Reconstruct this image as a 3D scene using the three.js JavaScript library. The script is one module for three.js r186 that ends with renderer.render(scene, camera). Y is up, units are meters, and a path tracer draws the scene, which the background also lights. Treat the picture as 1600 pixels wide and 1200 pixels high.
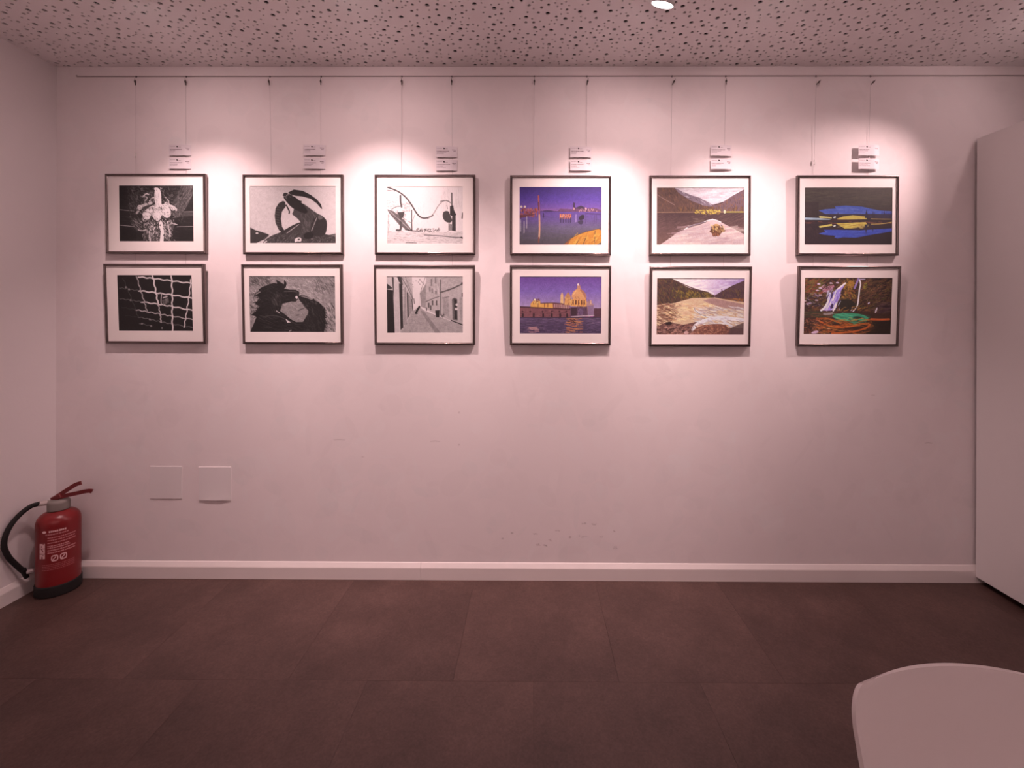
import * as THREE from 'three';
import { mergeGeometries, toCreasedNormals, mergeVertices } from 'three/addons/utils/BufferGeometryUtils.js';
import { RoundedBoxGeometry } from 'three/addons/geometries/RoundedBoxGeometry.js';

// ------------------------------------------------------------ camera, exposure
const scene = new THREE.Scene();
scene.background = new THREE.Color(0x000000);
const FOCAL = 720;                                   // in pixels of the 1600 x 1200 frame
const camera = new THREE.PerspectiveCamera(2 * Math.atan(600 / FOCAL) * 180 / Math.PI, 1600 / 1200, 0.05, 30);
camera.position.set(0, 1.331, 2.304);
camera.rotation.set(0, 0.0057, 0.002, 'YXZ');
camera.setViewOffset(1600, 1200, -26, 111, 1600, 1200);   // the lens is shifted, walls stay upright
const renderer = new THREE.WebGLRenderer({ antialias: true });
renderer.toneMapping = THREE.LinearToneMapping;
renderer.toneMappingExposure = 0.95;
renderer.shadowMap.enabled = true;
renderer.shadowMap.type = THREE.PCFSoftShadowMap;

// ------------------------------------------------------------ lamps of the room (built further down by spotFitting)
const LAMP_TINT = new THREE.Color().setRGB(1.0, 0.70, 0.695);
// [x, z, aim x, aim y, aim z, candela, half cone in degrees, penumbra, label]
const WALL_SPOTS = [
  [-1.56, 0.575, -1.60, 1.36, 0, 5.9, 37, 1, 'white gimbal spotlight in the ceiling above the leftmost column of photographs'],
  [-0.70, 0.60, -0.74, 1.34, 0, 7.8, 38, 1, 'white gimbal spotlight above the sculpture and street photographs'],
  [0.505, 0.522, 0.17, 1.12, 0, 8.8, 37, 1, 'lit gimbal spotlight whose bright lens shows at the top edge of the picture'],
  [0.915, 0.58, 1.10, 1.2, 0, 6.5, 38, 1, 'white gimbal spotlight right of the lit lens, its face turned to the wall'],
  [2.33, 0.52, 1.15, 1.60, 0, 6.4, 28, 0.65, 'white gimbal spotlight in the ceiling above the tall white cupboard', 0.06],
];
// the wall opposite is washed by the same kind of spotlights; it fills the room with soft light
const SPILL = 0.14;                                  // share of a lamp's candela that leaves its reflector as a wide soft spill
const FAR_SPOTS = [-1.9, -1.1, -0.3, 0.5, 1.3, 2.1];
const FAR_CANDELA = 4.6;

// ------------------------------------------------------------ helpers
let seedState = 12345;
function rnd() { seedState = (seedState + 0x6d2b79f5) | 0; let t = Math.imul(seedState ^ (seedState >>> 15), 1 | seedState); t = (t + Math.imul(t ^ (t >>> 7), 61 | t)) ^ t; return ((t ^ (t >>> 14)) >>> 0) / 4294967296; }
const rr = (a, b) => a + (b - a) * rnd();
const taken = new Map();
function numbered(name) { const n = taken.get(name) || 0; taken.set(name, n + 1); return n ? name + '_' + String(n).padStart(3, '0') : name; }
function shadows(o) { o.castShadow = true; o.receiveShadow = true; return o; }
function thing(name, label, category, pos = [0, 0, 0], group) {
  const o = new THREE.Group(); o.name = numbered(name); o.position.set(...pos);
  o.userData = { label, category }; if (group) o.userData.group = group;
  scene.add(o); return o;
}
function part(name, geo, mat, parent, label) {
  const m = shadows(new THREE.Mesh(geo, mat)); m.name = name; if (label) m.userData.label = label;
  parent.add(m); return m;
}
function structure(name, geo, mat, label, category) {
  const m = geo ? shadows(new THREE.Mesh(geo, mat)) : new THREE.Group(); m.name = name;
  m.userData = { kind: 'structure', label, category }; scene.add(m); return m;
}
const box = (w, h, d, x = 0, y = 0, z = 0) => new THREE.BoxGeometry(w, h, d).translate(x, y, z);
const std = (rgb, rough, more = {}) => new THREE.MeshStandardMaterial({ color: new THREE.Color().setRGB(...rgb), roughness: rough, ...more });
function canvasOf(w, h) { const c = document.createElement('canvas'); c.width = w; c.height = h; return c; }
function textureOf(c) { const t = new THREE.CanvasTexture(c); t.colorSpace = THREE.SRGBColorSpace; t.magFilter = THREE.LinearFilter; t.anisotropy = 8; return t; }
function noiseField(n, cell) {            // smooth tileable value noise
  const g = n / cell, grid = new Float32Array(g * g); for (let i = 0; i < grid.length; i++) grid[i] = rnd();
  const out = new Float32Array(n * n), s = (t) => t * t * (3 - 2 * t);
  for (let y = 0; y < n; y++) for (let x = 0; x < n; x++) {
    const fx = x / cell, fy = y / cell, ix = Math.floor(fx), iy = Math.floor(fy), a = s(fx - ix), b = s(fy - iy);
    const at = (i, j) => grid[((iy + j) % g) * g + ((ix + i) % g)];
    out[y * n + x] = (at(0, 0) * (1 - a) + at(1, 0) * a) * (1 - b) + (at(0, 1) * (1 - a) + at(1, 1) * a) * b;
  }
  return out;
}
function noiseTexture(n, layers, paint, srgb) {
  const sum = new Float32Array(n * n); let tot = 0;
  for (const [cell, w] of layers) { const f = noiseField(n, cell); tot += w; for (let i = 0; i < sum.length; i++) sum[i] += f[i] * w; }
  const data = new Uint8Array(n * n * 4);
  for (let i = 0; i < sum.length; i++) { const c = paint(sum[i] / tot); data[i * 4] = c[0]; data[i * 4 + 1] = c[1]; data[i * 4 + 2] = c[2]; data[i * 4 + 3] = 255; }
  const t = new THREE.DataTexture(data, n, n); t.wrapS = t.wrapT = THREE.RepeatWrapping; t.magFilter = THREE.LinearFilter; t.minFilter = THREE.LinearMipmapLinearFilter; t.generateMipmaps = true;
  if (srgb) t.colorSpace = THREE.SRGBColorSpace; t.needsUpdate = true; return t;
}
function planarUV(geo, ax, ay, k) {        // uv in metres
  const p = geo.attributes.position, uv = new Float32Array(p.count * 2);
  for (let i = 0; i < p.count; i++) { uv[i * 2] = p.getComponent(i, ax) * k; uv[i * 2 + 1] = p.getComponent(i, ay) * k; }
  geo.setAttribute('uv', new THREE.BufferAttribute(uv, 2)); return geo;
}

// ------------------------------------------------------------ materials
const L = -2.389, R = 3.06, H = 2.563, DEPTH = 4.4, T = 0.12;
const plasterBump = noiseTexture(512, [[4, 1], [16, 1], [64, 0.7]], (v) => { const g = Math.round(v * 255); return [g, g, g]; });
const WALL_RGB = [0.83, 0.775, 0.775];
const wallMat = std(WALL_RGB, 0.85, { bumpMap: plasterBump, bumpScale: 0.0006 });
const ceilMat = std([0.90, 0.845, 0.845], 0.9);
const trimMat = std([0.80, 0.74, 0.72], 0.4);
const floorTex = [0, 1, 2].map((k) => noiseTexture(512, [[2, 0.9], [4, 0.7], [16, 0.5], [64, 0.9], [128, 0.8]], (v) => { const g = (v - 0.5) * 52 + k * 1.5; return [78 + g, 56 + g * 0.85, 51 + g * 0.8].map((c) => Math.max(0, Math.min(255, Math.round(c)))); }, true));
const floorMats = floorTex.map((t) => new THREE.MeshStandardMaterial({ map: t, roughness: 0.55, bumpMap: plasterBump, bumpScale: 0.0002 }));
const frameMat = std([0.19, 0.155, 0.15], 0.16, { metalness: 0.9 });
const matMat = std([0.84, 0.80, 0.77], 0.9);
const backMat = std([0.3, 0.22, 0.15], 0.9);
const wireMat = std([0.45, 0.42, 0.42], 0.35);
const hookMat = std([0.10, 0.08, 0.075], 0.4, { metalness: 0.6 });
const silverMat = std([0.8, 0.78, 0.76], 0.25, { metalness: 0.9 });
const cardMat0 = std([0.83, 0.80, 0.81], 0.7);
const whitePaint = std([0.80, 0.77, 0.76], 0.45);
const blackMat = std([0.015, 0.014, 0.014], 0.6);

// ------------------------------------------------------------ room shell
// back wall: plaster tone with the real scuffs, dents and old marks near the floor
function wallCanvas() {
  const c = canvasOf(2048, 968), g = c.getContext('2d'), kx = 2048 / (R - L), ky = 968 / H;
  const X = (x) => (x - L) * kx, Y = (y) => (H - y) * ky;
  g.fillStyle = 'rgb(234,227,227)'; g.fillRect(0, 0, 2048, 968);
  for (let i = 0; i < 2600; i++) { const v = rr(-1, 1) > 0 ? 255 : 175; g.fillStyle = `rgba(${v},${v - 4},${v - 4},${rr(0.012, 0.035)})`; g.beginPath(); g.ellipse(rr(0, 2048), rr(0, 968), rr(3, 34), rr(3, 26), rr(0, 3), 0, 7); g.fill(); }
  g.lineCap = 'round';
  const smear = (px, py, w, h, a) => { const x = (px - 830) * 0.0032, y = 1.331 - (py - 489) * 0.0032; g.fillStyle = `rgba(120,104,104,${a * 0.65})`; for (let k = 0; k < 14; k++) { g.beginPath(); g.ellipse(X(x) + rr(-w, w) * 0.5, Y(y) + rr(-h, h) * 0.5, rr(0.5, 1.8), rr(0.3, 1.0), rr(-0.4, 0.4), 0, 7); g.fill(); } };
  for (const [px, py, w, h, a] of [[801, 833, 4, 2, .22], [837, 834, 9, 2, .26], [872, 829, 8, 2, .14], [913, 818, 7, 3, .24], [929, 819, 8, 4, .28], [960, 829, 3, 3, .2], [911, 838, 16, 5, .26], [891, 839, 5, 3, .2], [860, 844, 5, 4, .2], [842, 851, 8, 3, .2], [852, 852, 6, 2, .3], [961, 855, 8, 5, .26], [786, 842, 4, 3, .16], [940, 838, 6, 3, .12], [567, 715, 5, 2, .1], [718, 645, 3, 3, .1], [718, 696, 3, 3, .12]]) smear(px, py, w, h, a);
  for (const [px, py, w, a] of [[530, 688, 18, .3], [680, 690, 15, .32], [1448, 690, 11, .45], [1362, 616, 5, .2]]) {
    const x = X((px - 830) * 0.0032), y = Y(1.331 - (py - 489) * 0.0032), hw = w * 0.0016 * kx;
    g.strokeStyle = `rgba(96,80,80,${a})`; g.lineWidth = 1.0; g.beginPath(); g.moveTo(x - hw, y + 0.3); g.lineTo(x, y - 0.2); g.lineTo(x + hw, y + 0.4); g.stroke();
  }
  return c;
}
const backTex = textureOf(wallCanvas());
const backWallMat = new THREE.MeshStandardMaterial({ map: backTex, color: new THREE.Color().setRGB(1.0, 0.985, 0.985), roughness: 0.85 });
{
  const g = new THREE.BoxGeometry(R - L + 2 * T, H + 0.2, T);
  g.translate((L + R) / 2, H / 2, -T / 2);
  const p = g.attributes.position, uv = g.attributes.uv;
  for (let i = 0; i < p.count; i++) uv.setXY(i, (p.getX(i) - L) / (R - L), p.getY(i) / H);
  structure('wall_back', g, backWallMat, 'white plastered gallery wall with scuffs near the floor', 'wall');
}
structure('wall_left', planarUV(box(T, H + 0.2, DEPTH, L - T / 2, H / 2, DEPTH / 2), 2, 1, 0.8), wallMat, 'white plastered side wall behind the fire extinguisher', 'wall');
structure('wall_right', planarUV(box(T, H + 0.2, DEPTH, R + T / 2, H / 2, DEPTH / 2), 2, 1, 0.8), wallMat, 'white plastered side wall beyond the cupboard', 'wall');
structure('wall_front', planarUV(box(R - L + 2 * T, H + 0.2, T, (L + R) / 2, H / 2, DEPTH + T / 2), 0, 1, 0.8), wallMat, 'white plastered wall opposite the photographs', 'wall');

// floor of dull brown tiles in half bond
{
  const floor = structure('floor', null, null, 'dull dark brown tiled floor', 'floor');
  const bed = part('floor_bed', box(R - L, 0.06, DEPTH, (L + R) / 2, -0.0342, DEPTH / 2), std([0.05, 0.04, 0.037], 0.9), floor);
  const rows = [0]; for (let z = 0.64; z < DEPTH; z += 0.6) rows.push(z); rows.push(DEPTH);
  for (let r = 0; r + 1 < rows.length; r++) {
    const z0 = rows[r], z1 = rows[r + 1], off = r % 2 ? 0.01 : -0.28;
    let xs = [L]; for (let x = off - 0.6 * 6; x < R; x += 0.6) if (x > L + 0.02 && x < R - 0.02) xs.push(x); xs.push(R);
    for (let k = 0; k + 1 < xs.length; k++) {
      const w = xs[k + 1] - xs[k] - 0.0006, d = z1 - z0 - 0.0006, g = box(w, 0.004, d, 0, 0, 0);
      const p = g.attributes.position, uv = g.attributes.uv, ox = rnd(), oy = rnd();
      for (let i = 0; i < p.count; i++) uv.setXY(i, p.getX(i) * 1.1 + ox, p.getZ(i) * 1.1 + oy);
      const m = part('floor_tile', g, floorMats[(r * 7 + k * 5 + (r * k) % 3) % 3], floor); m.position.set((xs[k] + xs[k + 1]) / 2, -0.002, (z0 + z1) / 2);
    }
  }
}

// perforated acoustic ceiling: boards with real drilled holes of three sizes under black felt
{
  const ceiling = structure('ceiling', null, null, 'white acoustic ceiling scattered with round drilled holes', 'ceiling');
  const NX = 4, NZ = 4, bw = (R - L) / NX, bd = DEPTH / NZ, area = bw * bd;
  const holes = [], put = (r, n, gap) => { let tries = 0; for (let k = 0; k < n && tries < n * 60;) { tries++; const x = rr(-bw / 2 + r + 0.0015, bw / 2 - r - 0.0015), y = rr(-bd / 2 + r + 0.0015, bd / 2 - r - 0.0015); if (holes.every((h) => Math.hypot(h[0] - x, h[1] - y) > h[2] + r + gap)) { holes.push([x, y, r]); k++; } } };
  put(0.0092, Math.round(area * 118), 0.042); put(0.0067, Math.round(area * 205), 0.018); put(0.0043, Math.round(area * 470), 0.010);
  const shape = new THREE.Shape([[-1, -1], [1, -1], [1, 1], [-1, 1]].map(([a, b]) => new THREE.Vector2(a * bw / 2, b * bd / 2)));
  const sides = [];
  for (const [x, y, r] of holes) {
    const n = r > 0.008 ? 14 : r > 0.005 ? 11 : 8, path = new THREE.Path(); 
    const pts = []; for (let i = 0; i < n; i++) { const a = -i / n * Math.PI * 2; pts.push(new THREE.Vector2(x + r * Math.cos(a), y + r * Math.sin(a))); }
    path.setFromPoints(pts); shape.holes.push(path);
    sides.push(new THREE.CylinderGeometry(r, r, 0.005, n, 1, true).rotateX(Math.PI / 2).translate(x, y, -0.0025).toNonIndexed());
  }
  const face = new THREE.ShapeGeometry(shape).toNonIndexed();
  const merged = mergeGeometries([face, ...sides]); merged.rotateX(Math.PI / 2);       // face looks down
  for (let i = 0; i < NX; i++) for (let j = 0; j < NZ; j++) {
    const m = part('ceiling_board', merged, ceilMat, ceiling); m.position.set(L + (i + 0.5) * bw, H, (j + 0.5) * bd); m.rotation.y = (i + j) % 2 ? Math.PI : 0;
  }
  part('acoustic_felt', box(R - L + 2 * T, 0.02, DEPTH + 2 * T, (L + R) / 2, H + 0.0052 + 0.01, DEPTH / 2), std([0.012, 0.01, 0.01], 1), ceiling, 'black felt behind the ceiling holes');
}

// baseboards with a slanted top edge
function baseProfile(len) {
  const s = new THREE.Shape(); s.moveTo(0, 0.0005); s.lineTo(0.0135, 0.0005); s.lineTo(0.0135, 0.056); s.quadraticCurveTo(0.0135, 0.060, 0.0115, 0.0635); s.lineTo(0.003, 0.0815); s.lineTo(0, 0.083); s.lineTo(0, 0.0005);
  return new THREE.ExtrudeGeometry(s, { depth: len, bevelEnabled: false, curveSegments: 4 });
}
{
  const b = structure('baseboard_back', null, null, 'pinkish white baseboard under the photographs', 'baseboard');
  for (const [x0, x1] of [[L + 0.0135, -0.5495], [-0.5485, R - 0.0135]]) part('board', baseProfile(x1 - x0).rotateY(-Math.PI / 2).translate(x1, 0, 0), trimMat, b);
  const l = structure('baseboard_left', null, null, 'white baseboard along the side wall behind the extinguisher', 'baseboard');
  part('board', baseProfile(DEPTH - 0.0135).translate(L, 0, 0), trimMat, l);
}

// picture rail just under the ceiling
{
  const rail = structure('trim_1', null, null, 'slim picture rail below the ceiling carrying the hanging wires', 'picture rail');
  const len = R - (-2.281);
  const s = new THREE.Shape(); s.moveTo(0, 0); s.lineTo(0.007, 0); s.lineTo(0.007, 0.0025); s.lineTo(0.0045, 0.004); s.lineTo(0, 0.004); s.lineTo(0, 0);
  part('rail', new THREE.ExtrudeGeometry(s, { depth: len, bevelEnabled: false }).rotateY(-Math.PI / 2).translate(R, 2.512, 0), std([0.42, 0.36, 0.355], 0.55, { metalness: 0.2 }), rail);
  part('end_cap', new RoundedBoxGeometry(0.004, 0.008, 0.008, 2, 0.001).translate(-2.281 - 0.002, 2.515, 0.0042), std([0.5, 0.45, 0.44], 0.5), rail);
}

// ------------------------------------------------------------ tall cupboard at the right
{
  const g = thing('tall_cupboard', 'tall plain white cupboard standing against the right of the photo wall', 'cupboard', [2.2, 0, 0.014]);
  const w = 0.84, h = 2.164, d = 0.62, y0 = 0.032;
  part('side_panel', new RoundedBoxGeometry(0.018, h, d, 2, 0.0012).translate(0.009, y0 + h / 2, d / 2), whitePaint, g);
  part('side_panel', new RoundedBoxGeometry(0.018, h, d, 2, 0.0012).translate(w - 0.009, y0 + h / 2, d / 2), whitePaint, g);
  part('top_panel', new RoundedBoxGeometry(w - 0.036, 0.018, d, 2, 0.001).translate(w / 2, y0 + h - 0.009, d / 2), whitePaint, g);
  part('bottom_panel', new RoundedBoxGeometry(w - 0.036, 0.018, d, 2, 0.001).translate(w / 2, y0 + 0.009, d / 2), whitePaint, g);
  part('back_panel', box(w - 0.04, h - 0.04, 0.006, w / 2, y0 + h / 2, 0.006), whitePaint, g);
  for (const s of [0, 1]) {
    const door = part('door', new RoundedBoxGeometry(w / 2 - 0.003, h - 0.004, 0.018, 2, 0.0015).translate(w * (0.25 + s * 0.5), y0 + h / 2, d + 0.011), whitePaint, g);
    part('handle', new RoundedBoxGeometry(0.012, 0.16, 0.022, 2, 0.004).translate(w / 2 + (s ? 0.04 : -0.04), 1.05, d + 0.031), silverMat, door);
  }
  for (const [x, z] of [[0.06, 0.06], [w - 0.06, 0.06], [0.06, d - 0.06], [w - 0.06, d - 0.06]]) part('foot', new THREE.CylinderGeometry(0.018, 0.022, 0.0315, 20).translate(x, 0.01625, z), blackMat, g);
}

// ------------------------------------------------------------ ceiling spotlights
const lensMat = new THREE.MeshStandardMaterial({ color: 0xffffff, emissive: new THREE.Color().setRGB(1, 0.93, 0.9), emissiveIntensity: 6, roughness: 0.4 });
const metalWhite = std([0.72, 0.69, 0.68], 0.45);
function spotFitting(name, label, x, z, aim, candela, half, pen, group, spill = SPILL) {
  const g = thing(name, label, 'ceiling light', [x, H, z], group);
  const ring = [[0.040, 0], [0.040, -0.004], [0.044, -0.006], [0.056, -0.0055], [0.061, -0.003], [0.0625, 0]].map(([a, b]) => new THREE.Vector2(a, b));
  part('trim_ring', new THREE.LatheGeometry(ring, 48), metalWhite, g);
  const head = new THREE.Group(), dir = new THREE.Vector3(aim[0] - x, aim[1] - H, aim[2] - z).normalize();
  const can = [[0.0, 0.030], [0.034, 0.030], [0.040, 0.024], [0.0445, 0.004], [0.0445, -0.004], [0.0430, -0.0045], [0.0425, -0.002], [0.0, -0.001]].map(([a, b]) => new THREE.Vector2(a, b));
  const q = new THREE.Quaternion().setFromUnitVectors(new THREE.Vector3(0, -1, 0), dir);
  const c = new THREE.Vector3(0, -0.037, 0);
  const canG = new THREE.LatheGeometry(can.reverse(), 40).applyQuaternion(q).translate(c.x, c.y, c.z);
  const body = part('lamp_head', canG, metalWhite, g);
  const lensG = new THREE.CylinderGeometry(0.0415, 0.0415, 0.002, 40).translate(0, -0.0032, 0).applyQuaternion(q).translate(c.x, c.y, c.z);
  part('lens', lensG, lensMat, body, 'glowing lamp lens');
  const s = new THREE.SpotLight(LAMP_TINT, candela, 0, half * Math.PI / 180, pen, 2);
  s.name = 'lamp_beam'; s.position.copy(c).addScaledVector(dir, 0.0075); s.target.position.copy(s.position).addScaledVector(dir, 1); s.target.name = 'lamp_aim';
  s.castShadow = true; s.shadow.mapSize.set(1024, 1024); s.shadow.radius = 1.2; s.shadow.bias = -0.0005; s.shadow.camera.near = 0.02;
  g.add(s); g.add(s.target);
  const w = s.clone(); w.name = 'lamp_spill'; w.intensity = candela * spill; w.angle = 80 * Math.PI / 180; w.penumbra = 1; w.castShadow = true; w.target = s.target; g.add(w);
}
for (const [x, z, ax, ay, az, cd, half, pen, label, spill] of WALL_SPOTS) spotFitting('ceiling_spotlight', label, x, z, [ax, ay, az], cd, half, pen, 'spotlights aimed at the photo wall', spill);
FAR_SPOTS.forEach((x, i) => spotFitting('ceiling_spotlight', `white gimbal spotlight aimed at the opposite wall, ${['first', 'second', 'third', 'fourth', 'fifth', 'sixth'][i]} from the extinguisher side`, x, DEPTH - 0.75, [x, 2.1, DEPTH], FAR_CANDELA, 44, 1, 'spotlights aimed at the opposite wall'));

// ------------------------------------------------------------ prints (photographs): drawn as flat prints in the measured tones
const linOf = (v) => { v /= 255; return v <= 0.04045 ? v / 12.92 : Math.pow((v + 0.055) / 1.055, 2.4); };
const srgbOf = (v) => 255 * (v <= 0.0031308 ? v * 12.92 : 1.055 * Math.pow(v, 1 / 2.4) - 0.055);
const K = 0.6;                                            // canvas pixels per drawing unit
function blob(g, pts, fill, stroke, lw) {                 // closed smooth outline
  const n = pts.length; g.beginPath();
  for (let i = 0; i < n; i++) { const a = pts[i], b = pts[(i + 1) % n], m = [(a[0] + b[0]) / 2, (a[1] + b[1]) / 2]; if (!i) { const z = pts[n - 1]; g.moveTo((z[0] + a[0]) / 2, (z[1] + a[1]) / 2); } g.quadraticCurveTo(a[0], a[1], m[0], m[1]); }
  g.closePath(); if (fill) { g.fillStyle = fill; g.fill(); } if (stroke) { g.strokeStyle = stroke; g.lineWidth = lw; g.stroke(); }
}
function poly(g, pts, fill) { g.beginPath(); pts.forEach((p, i) => (i ? g.lineTo(p[0], p[1]) : g.moveTo(p[0], p[1]))); g.closePath(); g.fillStyle = fill; g.fill(); }
function line(g, pts, color, w) { g.beginPath(); g.lineCap = 'round'; g.lineJoin = 'round'; g.moveTo(...pts[0]); for (let i = 1; i < pts.length - 1; i++) g.quadraticCurveTo(pts[i][0], pts[i][1], (pts[i][0] + pts[i + 1][0]) / 2, (pts[i][1] + pts[i + 1][1]) / 2); g.lineTo(...pts[pts.length - 1]); g.strokeStyle = color; g.lineWidth = w; g.stroke(); }
function strokes(g, n, x0, y0, x1, y1, colors, len, wid, ang, spread = 0.4) {
  for (let i = 0; i < n; i++) { const x = rr(x0, x1), y = rr(y0, y1), a = ang + rr(-spread, spread), l = rr(len * 0.4, len); g.strokeStyle = colors[Math.floor(rnd() * colors.length)]; g.lineWidth = rr(wid * 0.4, wid); g.lineCap = 'round'; g.beginPath(); g.moveTo(x - Math.cos(a) * l / 2, y - Math.sin(a) * l / 2); g.lineTo(x + Math.cos(a) * l / 2, y + Math.sin(a) * l / 2); g.stroke(); }
}
function vgrad(g, y0, y1, stops) { const q = g.createLinearGradient(0, y0, 0, y1); stops.forEach(([t, c]) => q.addColorStop(t, c)); return q; }
function hgrad(g, x0, x1, stops) { const q = g.createLinearGradient(x0, 0, x1, 0); stops.forEach(([t, c]) => q.addColorStop(t, c)); return q; }
function inside(g, path, draw) { g.save(); g.beginPath(); path.forEach((p, i) => (i ? g.lineTo(p[0], p[1]) : g.moveTo(p[0], p[1]))); g.closePath(); g.clip(); draw(); g.restore(); }
const gray = (v, a = 1) => `rgba(${v},${v},${v},${a})`;

const ART = {
  spout(g) {
    g.fillStyle = gray(46); g.fillRect(270, 230, 970, 740);
    strokes(g, 260, 285, 248, 1220, 945, [gray(30, .5), gray(70, .4), gray(95, .25)], 120, 10, 0.1, 0.5);
    for (const [y0, y1] of [[548, 572], [742, 756]]) { line(g, [[285, y0], [470, y0 + 18]], gray(190), 7); line(g, [[1010, y1 + 6], [1220, y1]], gray(185), 7); }
    poly(g, [[1010, 570], [1220, 560], [1220, 625], [1030, 640]], gray(120, .5));
    inside(g, [[1075, 240], [1230, 240], [1200, 400], [1090, 580], [1010, 660], [920, 580], [960, 450]], () => { g.fillStyle = gray(92); g.fillRect(900, 230, 340, 460); strokes(g, 220, 920, 240, 1220, 660, [gray(50, .5), gray(150, .4), gray(185, .25)], 80, 9, -1.05, .35); });
    strokes(g, 200, 400, 270, 580, 600, [gray(50, .5), gray(120, .35), gray(165, .25)], 70, 9, 1.2, .5);
    blob(g, [[600, 330], [700, 290], [900, 300], [940, 420], [900, 540], [600, 560], [520, 500]], gray(64));
    line(g, [[585, 390], [620, 340], [660, 360]], gray(225), 16); line(g, [[610, 440], [650, 400], [610, 380]], gray(200), 13);
    line(g, [[668, 440], [690, 400], [735, 395]], gray(235), 16); line(g, [[860, 390], [905, 420], [910, 470]], gray(220), 12);
    line(g, [[520, 540], [560, 500], [690, 465]], gray(205), 34); line(g, [[505, 590], [560, 520]], gray(190), 26); line(g, [[870, 470], [950, 510], [1000, 545]], gray(235), 38);
    blob(g, [[735, 285], [790, 275], [815, 340], [818, 470], [780, 490], [730, 470], [728, 350]], gray(236)); strokes(g, 20, 740, 290, 810, 470, [gray(190, .6)], 60, 5, 1.5, .2);
    blob(g, [[720, 480], [880, 470], [940, 560], [930, 640], [870, 665], [820, 600], [800, 680], [745, 705], [705, 640], [690, 600], [650, 690], [600, 690], [570, 600], [600, 560]], gray(238));
    for (const [x, y, r] of [[632, 630, 58], [757, 635, 66], [880, 605, 58]]) { g.strokeStyle = gray(120, .8); g.lineWidth = 7; g.beginPath(); g.arc(x, y, r, 0.1, 2.9); g.stroke(); strokes(g, 16, x - 40, y - 40, x + 40, y + 40, [gray(160, .6), gray(200, .6)], 30, 5, 0.4, 1); }
    strokes(g, 60, 560, 480, 1000, 660, [gray(60, .5), gray(250, .5)], 50, 7, 0.5, .8);
    blob(g, [[600, 690], [700, 720], [800, 700], [880, 690], [1010, 700], [960, 780], [920, 945], [620, 945], [580, 830]], gray(92));
    strokes(g, 330, 590, 680, 950, 945, [gray(240, .85), gray(210, .7), gray(40, .8)], 34, 9, 1.45, .5);
    line(g, [[800, 700], [830, 800], [815, 945]], gray(245), 46); line(g, [[690, 720], [660, 830], [670, 945]], gray(215), 16); line(g, [[895, 700], [905, 800], [930, 880]], gray(220), 14);
    line(g, [[520, 800], [560, 815], [620, 800]], gray(215), 14); line(g, [[960, 720], [1010, 735]], gray(220), 12); strokes(g, 60, 450, 660, 600, 800, [gray(150, .5), gray(200, .4)], 90, 7, 0.8, .3);
    strokes(g, 520, 400, 250, 1120, 700, [gray(20, .5), gray(60, .45), gray(225, .28), gray(150, .3)], 46, 8, 0.9, 1.3);
    for (const [x, y, r] of [[630, 628, 50], [757, 632, 58], [882, 602, 52], [545, 520, 34], [960, 530, 34]]) { blob(g, [[x - r, y - r * .6], [x, y - r], [x + r, y - r * .5], [x + r * .8, y + r * .7], [x, y + r], [x - r * .8, y + r * .6]], gray(242)); strokes(g, 26, x - r * .8, y - r * .5, x + r * .8, y + r * .9, [gray(90, .55), gray(170, .6), gray(255, .5)], 26, 6, 0.8, 1.2); g.strokeStyle = gray(30, .9); g.lineWidth = 8; g.beginPath(); g.arc(x, y + 4, r, 0.5, 2.7); g.stroke(); }
    blob(g, [[738, 285], [785, 272], [812, 340], [812, 470], [770, 520], [735, 470], [730, 350]], gray(244)); strokes(g, 26, 735, 290, 812, 500, [gray(180, .6), gray(255, .7)], 60, 6, 1.5, .2);
    strokes(g, 60, 470, 250, 700, 330, [gray(25, .6), gray(110, .4)], 50, 9, .4, .8); strokes(g, 60, 820, 250, 1060, 400, [gray(25, .6), gray(110, .4)], 50, 9, -.6, .8);
    strokes(g, 160, 560, 660, 980, 945, [gray(25, .75), gray(250, .8)], 22, 9, 1.3, .8);
    strokes(g, 120, 560, 270, 960, 480, [gray(24, .7), gray(190, .45), gray(235, .4)], 40, 9, 0.6, 1.2); line(g, [[742, 290], [770, 280], [800, 330], [802, 470]], gray(248), 30);
    g.fillStyle = gray(30, .55); g.fillRect(270, 780, 220, 190); g.fillRect(1040, 800, 200, 170);
  },
  fence(g) {
    g.fillStyle = gray(38); g.fillRect(270, 230, 990, 740);
    const mesh = (pts, v, w) => { const out = []; for (let k = 0; k + 1 < pts.length; k++) { const [a, b] = [pts[k], pts[k + 1]], n = 8; for (let i = 0; i < n; i++) { const t = i / n, x = a[0] + (b[0] - a[0]) * t, y = a[1] + (b[1] - a[1]) * t, s = ((i % 4) < 2 ? 1 : -1) * 5; const l = Math.hypot(b[0] - a[0], b[1] - a[1]); out.push([x - (b[1] - a[1]) / l * s, y + (b[0] - a[0]) / l * s]); } } out.push(pts[pts.length - 1]); line(g, out, gray(v), w); };
    mesh([[560, 268], [745, 288], [975, 318], [1225, 350]], 232, 18); mesh([[560, 440], [775, 468], [985, 495], [1230, 535]], 238, 19);
    mesh([[585, 580], [800, 610], [985, 640], [1240, 690]], 236, 17); mesh([[510, 680], [660, 705], [830, 735], [975, 760], [1240, 805]], 205, 14); mesh([[540, 770], [690, 800], [825, 830], [975, 860], [1240, 905]], 130, 11);
    mesh([[320, 405], [440, 425], [560, 440]], 105, 11); mesh([[320, 540], [450, 560], [585, 580]], 110, 11); mesh([[340, 650], [510, 680]], 75, 8); mesh([[560, 850], [710, 885]], 110, 12); mesh([[380, 750], [540, 775]], 62, 7);
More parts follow.
